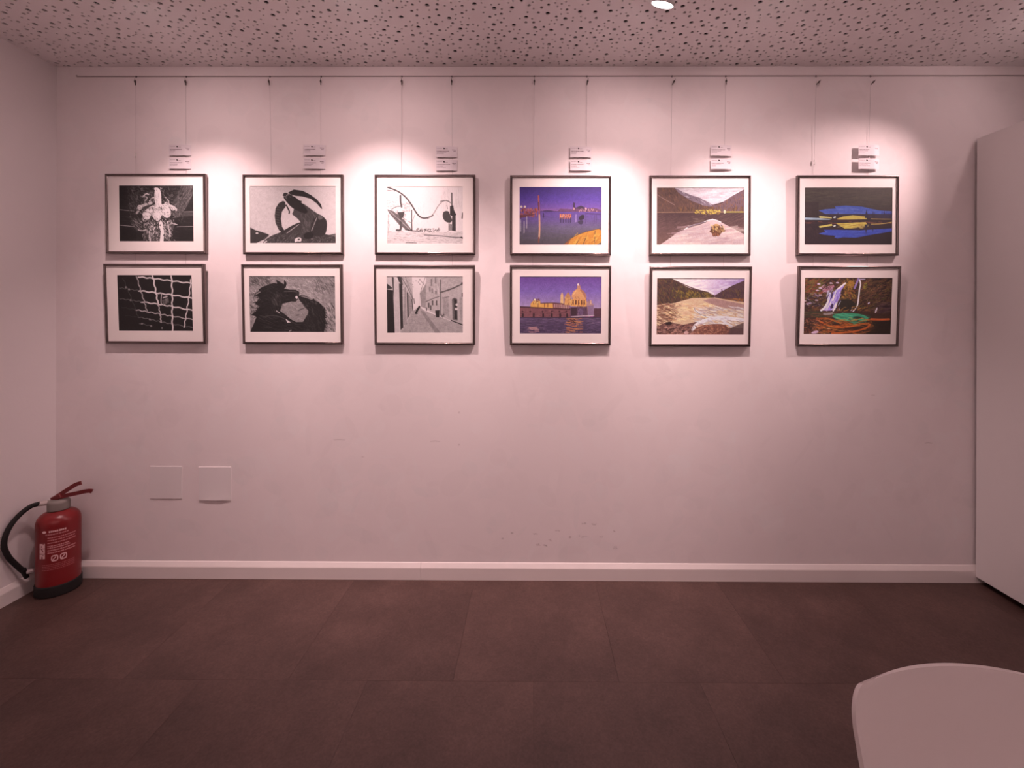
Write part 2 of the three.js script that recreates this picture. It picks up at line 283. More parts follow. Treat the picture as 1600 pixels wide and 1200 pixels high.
    mesh([[742, 250], [775, 450], [800, 610]], 240, 20); mesh([[800, 610], [825, 740], [830, 840]], 200, 15); mesh([[978, 250], [982, 480], [975, 690], [972, 945]], 240, 19); mesh([[1222, 300], [1190, 520], [1150, 740], [1118, 900]], 236, 15);
    mesh([[540, 260], [585, 440], [630, 590], [660, 710]], 190, 14); mesh([[370, 290], [430, 440], [510, 670]], 82, 9); mesh([[510, 670], [545, 780]], 90, 9);
    for (const [x, y] of [[660, 705], [825, 830], [690, 800], [590, 855], [705, 885], [840, 910], [440, 425], [455, 560], [400, 400]]) { g.fillStyle = gray(175, .8); g.beginPath(); g.arc(x, y, 13, 0, 7); g.fill(); }
    poly(g, [[850, 560], [930, 530], [940, 590], [860, 620]], gray(122)); strokes(g, 14, 850, 535, 940, 610, [gray(70, .7), gray(180, .6)], 50, 6, 1.2, .4); line(g, [[865, 530], [915, 515]], gray(225), 15); line(g, [[850, 470], [835, 550], [840, 620]], gray(215), 12);
  },
  ibex(g) {
    g.fillStyle = hgrad(g, 240, 1315, [[0, gray(212)], [.5, gray(222)], [1, gray(226)]]); g.fillRect(220, 220, 1110, 760);
    strokes(g, 40, 240, 240, 1310, 700, [gray(200, .08), gray(240, .1)], 300, 60, 0.2, .6);
    poly(g, [[230, 752], [300, 790], [430, 830], [480, 850], [430, 900], [300, 960], [230, 970]], gray(58)); g.fillStyle = gray(205); g.beginPath(); g.ellipse(324, 830, 18, 12, 0, 0, 7); g.fill();
    poly(g, [[1190, 860], [1320, 830], [1320, 970], [1100, 970]], gray(120));
    blob(g, [[415, 925], [500, 860], [620, 820], [700, 770], [830, 700], [900, 690], [920, 780], [1000, 830], [1200, 840], [1330, 880], [1330, 990], [380, 990]], gray(70));
    strokes(g, 420, 400, 865, 1315, 955, [gray(40, .8), gray(120, .7), gray(170, .5)], 22, 6, -1.1, .6);
    blob(g, [[780, 570], [760, 590], [830, 640], [880, 700], [900, 790], [960, 850], [1180, 860], [1205, 760], [1205, 680], [1150, 610], [1080, 585], [980, 510], [880, 440], [800, 480]], gray(78));
    blob(g, [[1000, 700], [1080, 600], [1190, 640], [1208, 720], [1180, 880], [1010, 860], [980, 790]], gray(52)); line(g, [[1010, 800], [1050, 700], [1075, 640]], gray(175), 10); strokes(g, 70, 860, 560, 1060, 830, [gray(130, .5), gray(50, .5)], 80, 8, 1.2, .3);
    blob(g, [[1080, 620], [1130, 600], [1160, 640], [1110, 670]], gray(150, .6));
    blob(g, [[655, 330], [690, 320], [800, 370], [900, 460], [960, 540], [955, 580], [920, 585], [840, 550], [760, 510], [700, 440], [660, 390]], gray(38));
    strokes(g, 22, 650, 325, 790, 400, [gray(220, .8), gray(90, .8)], 24, 9, 0.6, .8); poly(g, [[850, 420], [890, 428], [880, 445], [850, 440]], gray(35));
    line(g, [[690, 470], [715, 520], [735, 560], [728, 582]], gray(45), 16); line(g, [[650, 430], [690, 470]], gray(225), 16);
    poly(g, [[720, 320], [790, 285], [900, 300], [1000, 350], [1080, 410], [1130, 470], [1145, 525], [1130, 520], [1080, 460], [1000, 400], [900, 370], [810, 362], [740, 340]], gray(44));
    poly(g, [[655, 425], [600, 455], [560, 520], [548, 610], [558, 700], [600, 790], [650, 830], [680, 815], [640, 750], [625, 650], [640, 560], [690, 490], [680, 440]], gray(50)); for (let k = 0; k < 9; k++) line(g, [[556 + Math.abs(k - 4) * 6, 500 + k * 32], [600 + Math.abs(k - 4) * 4, 508 + k * 32]], gray(120, .7), 6);
    line(g, [[640, 840], [720, 770], [850, 715]], gray(50), 26); line(g, [[700, 830], [780, 770], [850, 720]], gray(185), 9); strokes(g, 60, 560, 820, 900, 900, [gray(110, .6), gray(40, .6)], 60, 8, -0.5, .3);
    blob(g, [[900, 850], [960, 810], [1040, 830], [1030, 890], [930, 910]], gray(32)); blob(g, [[795, 900], [850, 875], [885, 895], [880, 940], [830, 930], [800, 950]], gray(235)); blob(g, [[830, 905], [860, 895], [865, 915], [840, 920]], gray(60)); line(g, [[420, 945], [445, 930]], gray(240), 14);
  },
  horses(g) {
    g.fillStyle = gray(158); g.fillRect(235, 235, 1110, 740);
    strokes(g, 700, 255, 258, 1330, 960, [gray(200, .35), gray(120, .4), gray(225, .35), gray(80, .22)], 44, 10, 0.6, 1.0);
    strokes(g, 200, 690, 300, 1150, 620, [gray(215, .4), gray(185, .4)], 60, 14, 0.4, .5);                      // pale sandy ground
    strokes(g, 120, 255, 258, 520, 380, [gray(60, .35), gray(95, .35)], 50, 13, 0.7, .6); strokes(g, 90, 1080, 258, 1330, 460, [gray(90, .35), gray(70, .25)], 60, 13, 0.9, .5);
    strokes(g, 110, 1180, 600, 1330, 960, [gray(230, .5), gray(60, .5)], 90, 10, 1.15, .25); strokes(g, 60, 255, 440, 360, 800, [gray(225, .5), gray(50, .5)], 40, 12, .9, .8);
    const left = [[250, 985], [262, 940], [300, 860], [340, 765], [268, 745], [345, 690], [390, 640], [320, 610], [400, 560], [340, 490], [395, 460], [370, 425], [430, 398], [500, 362], [560, 345], [604, 352], [592, 306], [640, 332], [688, 362], [694, 305], [722, 342], [716, 386], [690, 415], [760, 428], [840, 430], [880, 456], [876, 500], [860, 545], [834, 578], [780, 574], [720, 590], [665, 602], [650, 650], [632, 692], [700, 740], [760, 792], [830, 832], [940, 830], [1060, 858], [1180, 930], [1190, 985]];
    const right = [[868, 508], [900, 494], [960, 504], [1020, 536], [1046, 548], [1062, 536], [1072, 562], [1118, 582], [1162, 622], [1192, 684], [1202, 764], [1194, 860], [1180, 985], [930, 985], [918, 832], [950, 780], [986, 722], [986, 690], [940, 640], [905, 590], [872, 546]];
    poly(g, left, gray(36)); poly(g, right, gray(40));
    inside(g, left, () => {
      strokes(g, 150, 360, 350, 640, 640, [gray(16, .7), gray(66, .5), gray(92, .3)], 80, 9, 0.5, .4);
      strokes(g, 90, 520, 480, 660, 720, [gray(118, .4), gray(84, .45), gray(20, .5)], 60, 10, 1.0, .4);
      strokes(g, 60, 690, 435, 875, 575, [gray(100, .4), gray(22, .6), gray(70, .5)], 46, 9, 0.15, .4);
      strokes(g, 130, 380, 730, 800, 950, [gray(100, .38), gray(18, .6), gray(66, .45)], 110, 11, 0.25, .35);
      strokes(g, 90, 720, 830, 1180, 960, [gray(84, .4), gray(16, .6)], 90, 11, 0.2, .4);
      line(g, [[540, 720], [640, 745], [760, 808], [860, 850]], gray(14, .8), 12); line(g, [[420, 770], [520, 745], [640, 765], [720, 810]], gray(122, .5), 12); line(g, [[690, 452], [770, 446], [850, 455]], gray(130, .6), 9);
    });
    inside(g, right, () => {
      strokes(g, 110, 950, 560, 1200, 960, [gray(110, .4), gray(20, .6), gray(76, .45)], 70, 10, 1.15, .4); line(g, [[905, 508], [970, 524], [1030, 548]], gray(165, .9), 14); strokes(g, 40, 960, 550, 1110, 640, [gray(120, .5), gray(24, .7)], 34, 8, .6, .7); line(g, [[905, 585], [955, 640], [990, 700]], gray(130, .6), 9);
    });
    g.fillStyle = gray(10); g.beginPath(); g.ellipse(735, 478, 14, 9, .2, 0, 7); g.fill(); g.beginPath(); g.ellipse(1000, 575, 11, 8, .5, 0, 7); g.fill();
    for (let k = 0; k < 44; k++) { const x = rr(330, 470), y = rr(400, 760); line(g, [[x + 60, y - 20], [x, y], [x - rr(20, 60), y + rr(10, 50)]], gray(rr(20, 50)), rr(4, 10)); }
    for (let k = 0; k < 22; k++) { const x = rr(1170, 1200), y = rr(640, 900); line(g, [[x, y], [x + rr(10, 40), y + rr(10, 60)]], gray(30), 7); }
    blob(g, [[822, 515], [850, 498], [864, 528], [842, 550]], gray(242)); poly(g, [[700, 790], [768, 838], [722, 842]], gray(232)); line(g, [[588, 692], [625, 716]], gray(215), 11);
    line(g, [[870, 684], [905, 668], [930, 662]], gray(96), 13); line(g, [[832, 748], [872, 742]], gray(110), 12); line(g, [[745, 945], [770, 935]], gray(180), 11);
  },
  sculpture(g) {
    g.fillStyle = gray(240); g.fillRect(255, 228, 990, 755);
    strokes(g, 200, 275, 350, 1220, 800, [gray(205, .35), gray(180, .2)], 60, 4, 1.4, .6); strokes(g, 60, 950, 260, 1215, 500, [gray(190, .3)], 120, 5, 1.5, .15);
    g.fillStyle = gray(212, .6); g.fillRect(275, 810, 950, 150); strokes(g, 260, 275, 800, 1222, 958, [gray(150, .45), gray(240, .5), gray(110, .35)], 50, 6, 0.05, .3);
    line(g, [[275, 255], [380, 285], [500, 365], [580, 470], [640, 580], [700, 640], [780, 640], [845, 605]], gray(78), 17); line(g, [[275, 290], [370, 305]], gray(130), 8);
    line(g, [[780, 650], [850, 600], [900, 500], [960, 430], [1030, 415], [1080, 460]], gray(165), 11); line(g, [[940, 430], [1000, 412], [1060, 440]], gray(120), 9);
    line(g, [[440, 360], [440, 440], [455, 500]], gray(82), 20); line(g, [[330, 530], [380, 495], [455, 490]], gray(120), 9);
    poly(g, [[275, 530], [350, 550], [480, 660], [590, 795], [540, 800], [430, 730], [300, 580]], gray(112)); poly(g, [[400, 565], [490, 560], [480, 620], [440, 660]], gray(80)); line(g, [[300, 550], [430, 660], [560, 785]], gray(165), 12); strokes(g, 24, 390, 560, 500, 720, [gray(60, .6)], 60, 7, .9, .3);
    line(g, [[440, 690], [450, 760], [435, 795], [395, 790]], gray(90), 26); line(g, [[580, 540], [580, 660], [585, 795]], gray(70), 11); line(g, [[540, 680], [580, 700]], gray(130), 6); line(g, [[620, 600], [585, 690]], gray(150), 5);
    line(g, [[500, 780], [590, 800], [690, 800]], gray(80), 13);
    line(g, [[1082, 328], [1084, 500]], gray(120), 18); blob(g, [[965, 600], [980, 555], [1040, 545], [1060, 600], [1090, 660], [1070, 700], [1010, 690], [975, 650]], gray(70)); poly(g, [[1060, 490], [1100, 480], [1110, 540], [1140, 600], [1100, 620], [1060, 600]], gray(48)); poly(g, [[1085, 620], [1130, 600], [1132, 800], [1085, 795]], gray(60)); poly(g, [[1040, 700], [1090, 720], [1085, 795], [1040, 795]], gray(150));
    line(g, [[1218, 575], [1212, 640]], gray(60), 14); line(g, [[1020, 480], [1030, 520]], gray(140), 8); strokes(g, 60, 640, 770, 930, 810, [gray(70, .8), gray(120, .6)], 24, 9, -0.8, .7); strokes(g, 70, 460, 440, 560, 560, [gray(120, .5)], 26, 5, .4, 1.2); strokes(g, 60, 275, 360, 420, 520, [gray(130, .45)], 30, 5, .4, 1.2);
    line(g, [[740, 850], [900, 855], [1080, 875], [1222, 885]], gray(100), 9); line(g, [[1200, 880], [1222, 888]], gray(50), 18); line(g, [[510, 945], [640, 950]], gray(120), 9); strokes(g, 26, 280, 600, 300, 830, [gray(150, .6)], 40, 6, 1.5, .3);
  },
  street(g) {
    g.fillStyle = gray(238); g.fillRect(270, 245, 990, 740);
    poly(g, [[690, 640], [760, 690], [1240, 880], [1240, 985], [440, 985], [600, 700]], gray(186)); strokes(g, 80, 480, 740, 1230, 965, [gray(165, .4), gray(205, .4)], 160, 6, 0.02, .08); poly(g, [[705, 690], [745, 690], [960, 970], [890, 970]], gray(158));
    poly(g, [[450, 245], [600, 245], [615, 540], [605, 700], [450, 985]], gray(205)); poly(g, [[270, 245], [370, 245], [385, 985], [270, 985]], gray(215));
    poly(g, [[290, 425], [365, 432], [382, 985], [288, 985]], gray(46)); poly(g, [[290, 350], [352, 400], [350, 415], [292, 420]], gray(70));
    poly(g, [[372, 262], [440, 330], [442, 985], [383, 985]], gray(218)); poly(g, [[352, 262], [375, 275], [375, 520], [360, 400]], gray(90));
    poly(g, [[440, 350], [480, 350], [488, 900], [455, 930]], gray(62)); poly(g, [[415, 255], [470, 270], [490, 370], [440, 330]], gray(80)); poly(g, [[488, 360], [535, 420], [540, 800], [492, 880]], gray(214)); poly(g, [[537, 450], [553, 470], [558, 760], [542, 790]], gray(66)); poly(g, [[556, 480], [600, 545], [605, 690], [560, 760]], gray(170)); line(g, [[600, 545], [612, 690]], gray(70), 8);
    line(g, [[470, 270], [560, 420], [610, 545]], gray(120), 8); line(g, [[520, 265], [580, 420], [615, 540]], gray(140), 6); for (const x of [505, 520]) line(g, [[x, 400], [x + 4, 860]], gray(110), 6); strokes(g, 50, 470, 270, 600, 520, [gray(150, .5)], 40, 6, 1.0, .3);
    poly(g, [[600, 245], [780, 245], [690, 490], [680, 640], [625, 640], [615, 540]], gray(244)); strokes(g, 8, 610, 300, 720, 420, [gray(110, .7)], 16, 9, 1.2, .5); line(g, [[700, 295], [745, 360]], gray(130), 6);
    poly(g, [[780, 340], [700, 480], [715, 640], [780, 660]], gray(170)); poly(g, [[780, 262], [960, 245], [960, 760], [830, 700], [770, 660]], gray(200)); strokes(g, 60, 790, 280, 950, 500, [gray(160, .5), gray(225, .5)], 90, 7, 1.5, .1);
    for (const [x, y, w, h] of [[835, 290, 20, 90], [885, 270, 22, 80], [815, 390, 18, 60], [845, 410, 18, 60], [890, 440, 22, 40]]) { g.fillStyle = gray(150); g.fillRect(x, y, w, h); }
    line(g, [[775, 575], [850, 540], [940, 510]], gray(120), 10); for (const [x, y, h] of [[848, 560, 60], [898, 560, 60], [800, 590, 60], [825, 620, 60]]) { g.fillStyle = gray(105); g.fillRect(x, y, 18, h); }
    poly(g, [[955, 245], [1245, 245], [1245, 870], [955, 760]], gray(196)); line(g, [[955, 460], [1080, 425], [1235, 350]], gray(110), 18); line(g, [[960, 300], [958, 740]], gray(100), 9); strokes(g, 26, 970, 260, 1230, 380, [gray(175, .5)], 120, 6, -0.3, .1);
    poly(g, [[985, 530], [1055, 512], [1058, 770], [990, 740]], gray(178)); line(g, [[980, 530], [1060, 512]], gray(140), 9); poly(g, [[1100, 545], [1130, 525], [1165, 540], [1168, 810], [1105, 800]], gray(120)); poly(g, [[1125, 540], [1160, 550], [1165, 800], [1130, 790]], gray(52)); g.fillStyle = gray(220); g.beginPath(); g.arc(1158, 612, 16, 0, 7); g.fill(); g.fillRect(1135, 650, 36, 30); poly(g, [[1195, 530], [1235, 520], [1235, 830], [1200, 800]], gray(180)); line(g, [[1230, 470], [1228, 510]], gray(60), 12); line(g, [[1225, 340], [1228, 352]], gray(60), 14);
    line(g, [[1090, 810], [1240, 868]], gray(70), 14); poly(g, [[890, 685], [945, 680], [940, 772], [900, 770]], gray(52)); strokes(g, 14, 955, 730, 1005, 765, [gray(90, .8)], 20, 8, 1.4, .3);
    line(g, [[690, 645], [665, 680], [650, 720]], gray(56), 24); line(g, [[640, 715], [670, 722]], gray(50), 9); g.fillStyle = gray(70); g.beginPath(); g.arc(692, 638, 12, 0, 7); g.fill(); line(g, [[778, 650], [782, 685]], gray(70), 10); line(g, [[625, 540], [630, 600]], gray(130), 10); line(g, [[770, 262], [700, 480]], gray(140), 5);
  },
  lagoon(g) {
    g.fillStyle = vgrad(g, 250, 550, [[0, 'rgb(72,42,128)'], [.5, 'rgb(96,62,160)'], [.85, 'rgb(128,84,168)'], [1, 'rgb(158,98,160)']]); g.fillRect(240, 235, 1060, 330);
    g.fillStyle = vgrad(g, 550, 970, [[0, 'rgb(112,74,160)'], [.25, 'rgb(116,84,150)'], [.5, 'rgb(118,98,128)'], [.8, 'rgb(98,84,96)'], [1, 'rgb(92,76,88)']]); g.fillRect(240, 550, 1060, 440);
    strokes(g, 90, 255, 560, 1275, 900, ['rgba(140,110,180,.15)', 'rgba(80,60,110,.15)'], 200, 9, 0, .03);
    blob(g, [[530, 548], [600, 535], [700, 548], [640, 560]], 'rgb(74,48,96)'); line(g, [[520, 552], [900, 556]], 'rgba(60,36,80,.8)', 7);
    poly(g, [[740, 540], [760, 520], [830, 522], [930, 530], [1070, 500], [1100, 515], [1215, 515], [1275, 540], [1275, 560], [740, 556]], 'rgb(120,70,110)'); poly(g, [[920, 530], [928, 440], [945, 450], [945, 530]], 'rgb(62,36,70)'); poly(g, [[945, 515], [1020, 480], [1062, 500], [1060, 530]], 'rgb(66,40,74)'); strokes(g, 40, 930, 510, 1220, 552, ['rgba(236,170,170,.9)', 'rgba(90,50,80,.8)'], 20, 11, 1.4, .3); blob(g, [[1065, 515], [1085, 500], [1100, 520], [1085, 545]], 'rgb(232,170,190)'); line(g, [[1080, 582], [1275, 588]], 'rgb(76,46,92)', 9);
    strokes(g, 160, 258, 520, 480, 620, ['rgba(206,86,60,.85)', 'rgba(110,46,54,.8)', 'rgba(230,130,90,.7)'], 26, 9, 1.5, .3); poly(g, [[255, 600], [470, 585], [400, 610], [255, 640]], 'rgb(120,60,70)'); for (const x of [278, 322]) { g.fillStyle = 'rgb(255,214,200)'; g.beginPath(); g.arc(x, 496, 15, 0, 7); g.fill(); }
    for (const [x, y] of [[268, 740], [312, 760], [345, 700]]) line(g, [[x, y - 80], [x, y + 60]], 'rgba(235,205,205,.6)', 14); line(g, [[555, 580], [556, 630]], 'rgb(70,44,90)', 10);
    line(g, [[492, 360], [497, 480], [503, 620]], 'rgb(196,92,82)', 17); line(g, [[490, 440], [492, 540]], 'rgb(110,46,50)', 9); line(g, [[503, 600], [508, 760], [500, 890]], 'rgb(240,170,140)', 20); line(g, [[497, 880], [496, 940]], 'rgb(150,80,66)', 16);
    for (const x of [768, 800, 832, 860, 890]) { line(g, [[x, 595], [x, 640]], 'rgb(240,130,90)', 22); line(g, [[x + 2, 635], [x + 2, 690]], 'rgb(66,46,86)', 12); } strokes(g, 26, 760, 590, 900, 640, ['rgba(110,50,60,.8)', 'rgba(255,190,150,.8)'], 20, 8, 1.4, .4);
    line(g, [[960, 600], [958, 680]], 'rgb(168,130,190)', 18); blob(g, [[985, 640], [1035, 590], [1065, 600], [1065, 650], [1010, 668]], 'rgb(44,28,52)'); blob(g, [[980, 670], [1060, 660], [1040, 720], [990, 710]], 'rgba(50,36,62,.7)'); for (const x of [1080, 1190, 1215]) line(g, [[x, 600], [x, 700]], 'rgba(96,62,120,.8)', 9);
    blob(g, [[1300, 760], [1120, 795], [960, 850], [860, 910], [800, 980], [1300, 990]], 'rgb(232,150,60)'); poly(g, [[790, 975], [900, 890], [860, 975]], 'rgb(170,96,60)'); for (const [a, b] of [[[1090, 860], [1050, 970]], [[1000, 900], [960, 970]], [[1200, 800], [1190, 970]]]) line(g, [a, b], 'rgb(104,66,40)', 8); strokes(g, 70, 930, 830, 1270, 965, ['rgba(250,190,90,.6)', 'rgba(206,120,44,.5)'], 60, 12, -0.6, .6); line(g, [[810, 965], [900, 880], [1080, 805], [1275, 765]], 'rgb(120,76,58)', 7);
  },
  basilica(g) {
    g.fillStyle = vgrad(g, 262, 640, [[0, 'rgb(116,72,146)'], [.5, 'rgb(140,104,176)'], [1, 'rgb(182,146,184)']]); g.fillRect(245, 245, 1050, 420);
    g.fillStyle = vgrad(g, 770, 972, [[0, 'rgb(106,78,108)'], [1, 'rgb(80,56,86)']]); g.fillRect(245, 765, 1050, 225);
    strokes(g, 240, 262, 780, 1270, 968, ['rgba(140,110,140,.5)', 'rgba(60,40,66,.5)', 'rgba(170,130,150,.35)'], 70, 8, 0, .12); strokes(g, 90, 840, 780, 1030, 960, ['rgba(240,150,90,.7)', 'rgba(206,110,80,.6)'], 60, 9, 0, .2); strokes(g, 36, 380, 890, 480, 960, ['rgba(214,150,150,.6)'], 60, 9, 0, .2); strokes(g, 16, 860, 790, 960, 850, ['rgba(70,40,40,.8)'], 40, 9, .4, .5);
    poly(g, [[262, 640], [890, 660], [890, 775], [262, 772]], 'rgb(140,82,90)'); poly(g, [[262, 632], [700, 650], [890, 655], [890, 675], [262, 648]], 'rgb(84,44,52)'); strokes(g, 60, 265, 680, 880, 760, ['rgba(180,110,110,.4)', 'rgba(90,50,60,.5)'], 40, 8, 0, .3); for (const x of [300, 435, 553, 660, 765, 850]) { g.fillStyle = 'rgb(66,36,44)'; g.fillRect(x - 11, 722, 22, 46); } for (const x of [295, 390, 545, 660, 755, 840]) { g.fillStyle = 'rgb(84,46,54)'; g.beginPath(); g.arc(x, 698, 12, 0, 7); g.fill(); } line(g, [[262, 772], [890, 775], [1275, 770]], 'rgb(70,46,66)', 9);
    poly(g, [[395, 635], [395, 600], [430, 560], [510, 565], [520, 595], [670, 585], [675, 655], [395, 640]], 'rgb(236,164,90)'); poly(g, [[670, 585], [885, 610], [885, 660], [675, 655]], 'rgb(150,84,86)'); for (let k = 0; k < 9; k++) { g.fillStyle = 'rgb(206,160,160)'; g.fillRect(690 + k * 21, 602 + k * 2, 10, 44); } line(g, [[520, 595], [670, 585], [885, 612]], 'rgb(92,48,52)', 8); strokes(g, 36, 430, 545, 515, 600, ['rgba(110,50,44,.8)', 'rgba(250,200,130,.8)'], 24, 9, 1.4, .4); g.fillStyle = 'rgb(255,226,190)'; g.beginPath(); g.arc(447, 550, 12, 0, 7); g.fill(); for (const x of [490, 570, 610]) line(g, [[x, 600], [x, 640]], 'rgb(150,84,60)', 9);
    poly(g, [[765, 590], [770, 490], [788, 455], [802, 490], [806, 600]], 'rgb(240,180,130)'); poly(g, [[815, 610], [820, 520], [895, 520], [905, 620]], 'rgb(232,164,104)'); blob(g, [[815, 525], [840, 485], [862, 450], [885, 485], [900, 525]], 'rgb(206,140,100)'); line(g, [[862, 455], [862, 480]], 'rgb(130,76,70)', 7);
    poly(g, [[895, 630], [905, 540], [1085, 535], [1105, 640]], 'rgb(240,166,96)'); blob(g, [[900, 530], [915, 460], [960, 420], [1000, 410], [1045, 430], [1085, 480], [1095, 540], [1000, 560]], 'rgb(232,160,112)'); blob(g, [[1000, 415], [1050, 430], [1090, 500], [1080, 540], [1040, 470]], 'rgb(190,122,100)'); poly(g, [[970, 420], [978, 370], [1010, 370], [1020, 420]], 'rgb(206,140,120)'); g.fillStyle = 'rgb(250,214,214)'; g.beginPath(); g.arc(988, 362, 14, 0, 7); g.fill(); line(g, [[1000, 340], [1000, 370]], 'rgb(150,90,100)', 7); line(g, [[930, 480], [960, 440]], 'rgba(255,200,140,.7)', 14);
    for (const x of [925, 960, 995, 1030, 1065]) { g.fillStyle = 'rgb(120,66,56)'; g.fillRect(x - 8, 555, 16, 56); } strokes(g, 60, 770, 520, 1120, 640, ['rgba(255,200,140,.6)', 'rgba(130,72,60,.6)'], 30, 8, 1.5, .4);
    poly(g, [[1090, 640], [1095, 570], [1140, 565], [1180, 610], [1185, 740], [1090, 740]], 'rgb(186,136,140)'); line(g, [[1145, 560], [1145, 600]], 'rgb(236,180,150)', 14); poly(g, [[890, 640], [1100, 635], [1110, 750], [890, 765]], 'rgb(110,72,94)'); poly(g, [[900, 650], [970, 650], [970, 745], [900, 745]], 'rgb(74,44,58)'); blob(g, [[985, 740], [990, 670], [1020, 650], [1055, 670], [1060, 740]], 'rgb(128,92,124)'); strokes(g, 40, 980, 640, 1090, 740, ['rgba(160,120,150,.5)', 'rgba(80,50,70,.5)'], 40, 7, 1.5, .3);
    poly(g, [[1110, 625], [1180, 620], [1185, 745], [1110, 745]], 'rgb(158,118,148)'); poly(g, [[1185, 655], [1275, 655], [1275, 770], [1185, 760]], 'rgb(100,58,72)'); line(g, [[900, 762], [1080, 745], [1190, 745]], 'rgb(206,170,180)', 8);
  },
  stump(g) {
    g.fillStyle = vgrad(g, 258, 470, [[0, 'rgb(206,176,184)'], [.4, 'rgb(238,208,214)'], [1, 'rgb(232,206,214)']]); g.fillRect(195, 240, 1125, 330); strokes(g, 40, 450, 262, 1290, 420, ['rgba(180,146,160,.25)', 'rgba(255,236,236,.3)'], 220, 30, -0.1, .2);
    g.fillStyle = 'rgb(110,72,66)'; g.fillRect(195, 470, 1125, 120);
    poly(g, [[430, 258], [520, 300], [640, 350], [740, 380], [800, 410], [900, 465], [940, 470], [940, 560], [500, 560]], 'rgb(140,112,124)'); inside(g, [[430, 258], [520, 300], [640, 350], [740, 380], [800, 410], [900, 465], [940, 560], [500, 560]], () => strokes(g, 60, 480, 280, 900, 470, ['rgba(240,220,226,.7)', 'rgba(100,76,84,.6)'], 50, 8, 0.5, .4));
    poly(g, [[900, 470], [1030, 440], [1150, 360], [1300, 275], [1310, 560], [900, 560]], 'rgb(126,92,100)'); inside(g, [[900, 470], [1030, 440], [1150, 360], [1300, 275], [1310, 560], [900, 560]], () => strokes(g, 110, 960, 330, 1300, 550, ['rgba(150,92,66,.7)', 'rgba(90,60,58,.7)', 'rgba(170,110,70,.5)'], 34, 9, 1.3, .4)); line(g, [[940, 468], [1030, 440]], 'rgb(66,44,50)', 10); line(g, [[1000, 440], [1150, 350], [1300, 272]], 'rgb(246,224,228)', 8);
    poly(g, [[205, 255], [430, 258], [480, 320], [640, 420], [800, 480], [930, 500], [930, 570], [205, 570]], 'rgb(108,72,66)'); inside(g, [[205, 255], [430, 258], [480, 320], [640, 420], [800, 480], [930, 500], [930, 570], [205, 570]], () => strokes(g, 330, 205, 260, 930, 560, ['rgba(140,92,66,.6)', 'rgba(78,50,50,.6)', 'rgba(160,110,80,.4)'], 30, 9, 1.3, .4)); line(g, [[215, 345], [340, 420], [430, 470]], 'rgb(160,120,112)', 9);
    strokes(g, 160, 480, 500, 1290, 560, ['rgba(130,84,52,.8)', 'rgba(84,54,48,.8)', 'rgba(150,104,60,.6)'], 40, 9, 1.5, .2);
    g.fillStyle = vgrad(g, 565, 967, [[0, 'rgb(84,54,56)'], [.5, 'rgb(112,76,74)'], [1, 'rgb(128,88,80)']]); g.fillRect(195, 568, 1125, 420); strokes(g, 140, 212, 580, 1300, 960, ['rgba(140,100,92,.35)', 'rgba(80,52,54,.4)'], 140, 9, -0.4, .15);
    line(g, [[220, 565], [700, 560], [1300, 562]], 'rgb(188,140,110)', 8); strokes(g, 90, 690, 535, 1000, 585, ['rgba(232,196,90,.85)', 'rgba(176,130,60,.8)'], 30, 11, .4, .7); g.fillStyle = 'rgb(220,206,170)'; g.beginPath(); g.ellipse(1058, 555, 14, 24, 0, 0, 7); g.fill(); line(g, [[1080, 560], [1290, 558]], 'rgb(206,180,80)', 12); strokes(g, 40, 680, 640, 800, 690, ['rgba(130,100,90,.5)'], 60, 9, .1, .3);
    poly(g, [[905, 640], [1000, 680], [1120, 740], [1300, 835], [1310, 990], [220, 990], [400, 870], [460, 820], [600, 760], [740, 720], [820, 690]], 'rgb(226,186,186)'); strokes(g, 90, 420, 730, 1280, 960, ['rgba(206,160,160,.35)', 'rgba(244,214,206,.4)', 'rgba(190,150,160,.3)'], 200, 26, -0.1, .2); line(g, [[560, 775], [640, 725], [760, 700], [905, 642], [1010, 685]], 'rgb(246,226,228)', 12); line(g, [[600, 750], [720, 705], [800, 685]], 'rgb(140,112,124)', 12);
    blob(g, [[860, 800], [905, 770], [910, 725], [950, 705], [1000, 725], [1020, 765], [1090, 795], [1010, 815], [1000, 860], [905, 860], [900, 820]], 'rgb(120,70,46)'); strokes(g, 60, 890, 725, 1050, 810, ['rgba(222,160,96,.9)', 'rgba(70,38,30,.9)', 'rgba(240,196,140,.8)'], 44, 9, 1.1, .6); blob(g, [[910, 725], [950, 700], [1000, 722], [960, 740]], 'rgb(206,150,100)'); strokes(g, 18, 905, 830, 1000, 862, ['rgba(90,46,36,.8)', 'rgba(190,110,80,.7)'], 24, 9, 1.5, .3);
  },
  river(g) {
    g.fillStyle = hgrad(g, 380, 1300, [[0, 'rgb(250,236,214)'], [.4, 'rgb(246,216,222)'], [.7, 'rgb(206,168,204)'], [1, 'rgb(170,134,186)']]); g.fillRect(190, 265, 1120, 280); strokes(g, 30, 500, 300, 1200, 440, ['rgba(255,236,230,.25)', 'rgba(180,140,180,.2)'], 260, 26, -0.2, .2);
    g.fillStyle = 'rgb(216,170,146)'; g.fillRect(190, 520, 1120, 480);
